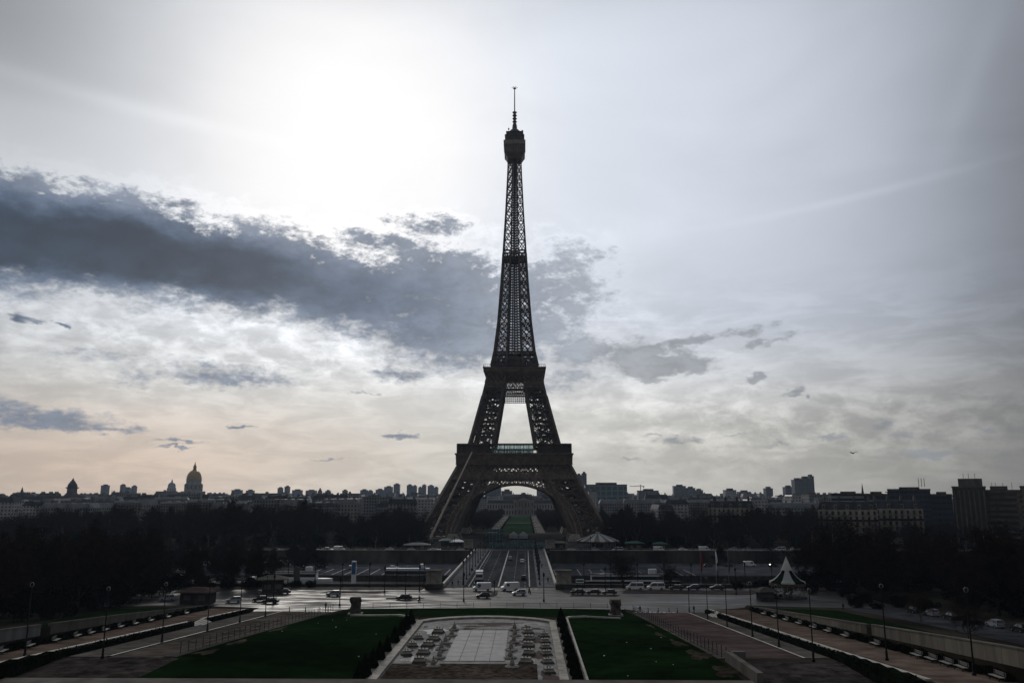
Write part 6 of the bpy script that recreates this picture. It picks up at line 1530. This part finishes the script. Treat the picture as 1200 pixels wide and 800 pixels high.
for u in (1078, 1081, 1084):
    p = on_y(u, 560, 596); b = MB(); b.tube([(p.x - t.location.x, 3, on_y(u, 570, 596).z), (p.x - t.location.x, 3, p.z)], .22, 5); b.build('aerial', m_rim, t)
slab(1012, 1040, 578.5, 560, m_cw, 'lower dark wing left of the building with aerials', 'office_block', d=20); slab(1090, 1115, 579, 520, m_cw, 'dark glassy wing right of the building with aerials', 'office_block', d=20)
# ribbed block
t = thing('office_tower', 'dark office block with pale vertical ribs at the far right', 'building', (236, 430, 0), -.5); zt = on_y(1138, 571, 430).z
b = MB(); b.box(-7.6, 7.6, 0, 16, 0, zt); b.build('wall', m_dk, t)
for k in range(7): b = MB(); x = -6.6 + k * 2.2; b.box(x - .28, x + .28, -.7, -.003, 0, zt - 1.2); b.build('rib', m_conc, t)
b = MB(); b.box(-7.8, 7.8, -.8, 16.2, zt, zt + .7); b.box(-4.6, 6.4, 2, 13, zt + .7, zt + 4.6); b.build('roof', m_conc, t)
b = MB(); 
for x in (-2, .4, 3.3): b.tube([(x, 4, zt + 4.6), (x, 4, zt + 7.4)], .09, 4)
b.build('aerial', m_black, t)
t = thing('office_tower', 'office block with pale horizontal bands at the far right edge', 'building', (256, 434, 0), -.52); zt = on_y(1176, 573.5, 430).z
b = MB(); b.box(-8.2, 7.4, 0, 16, 0, zt); b.build('wall', m_dk, t)
for k in range(int(zt / 2.9)): b = MB(); z = zt - .8 - k * 2.9; b.box(-8.0, 5.2, -.9, -.003, z - .75, z + .45); b.build('balcony', m_conc, t)
b = MB(); b.box(-8.6, -8.0, -1.1, 0, 0, zt); b.box(5.3, 7.5, -1.0, -.003, 0, zt); b.build('side_wall', m_dstone2, t)
b = MB(); b.box(-6, 2, 3, 12, zt, zt + 1.9)
for x in (-5, -3.4, 0, 4): b.tube([(x, 3, zt), (x, 3, zt + 3.6)], .1, 4)
b.build('roof', m_conc, t)
# bird
t = thing('bird', 'small dark bird flying alone low in the right sky', 'bird', tuple(on_y(999.5, 531, 120)), .6)
b = MB(); b.tube([(-.30, 0, 0), (-.12, 0, .02), (.1, 0, .02), (.22, 0, .05), (.32, 0, .04)], [.02, .08, .09, .06, .02], 8); b.build('body', m_black, t, smooth=True)
for s in (-1, 1):
    b = MB(); pts = [(.12, s * .05, .03), (.18, s * .42, .26), (.02, s * .85, .16), (-.12, s * .45, .20), (-.14, s * .05, .02)]; b.face(pts); b.face([(x, y, z - .02) for x, y, z in pts][::-1]); b.build('wing', m_black, t)
b = MB(); b.face([(-.28, -.02, 0), (-.28, .02, 0), (-.50, .10, .01), (-.50, -.10, .01)]); b.build('tail', m_black, t)

# ================================================================== remove unused originals, haze
for P_ in [Pn, Pr, Pc, Pb, Ph, Pl, PB, Pbl, V_dk, V_sv, V_wh, V_mb, V_tr, V_hd, V_wc, Hw, Hs, Hg, G] + TALL + DENSE + CLIP + BUSH + BL:
    if not P_.used:
        for k in kids(P_.o):
            for g_ in kids(k): bpy.data.objects.remove(g_)
            bpy.data.objects.remove(k)
        bpy.data.objects.remove(P_.o)
HAZE = 0.000055
b = MB(); b.box(-4000, 4000, -60, 4300, -10.2, 345)
mh = bpy.data.materials.new('haze_air'); mh.use_nodes = True; nh = mh.node_tree
for n in list(nh.nodes): nh.nodes.remove(n)
v = nh.nodes.new('ShaderNodeVolumePrincipled'); v.inputs['Density'].default_value = HAZE; v.inputs['Color'].default_value = (.62, .78, 1.0, 1); v.inputs['Anisotropy'].default_value = .3
o_ = nh.nodes.new('ShaderNodeOutputMaterial'); nh.links.new(v.outputs[0], o_.inputs['Volume'])
hz = b.build('haze', mh); hz['kind'] = 'stuff'
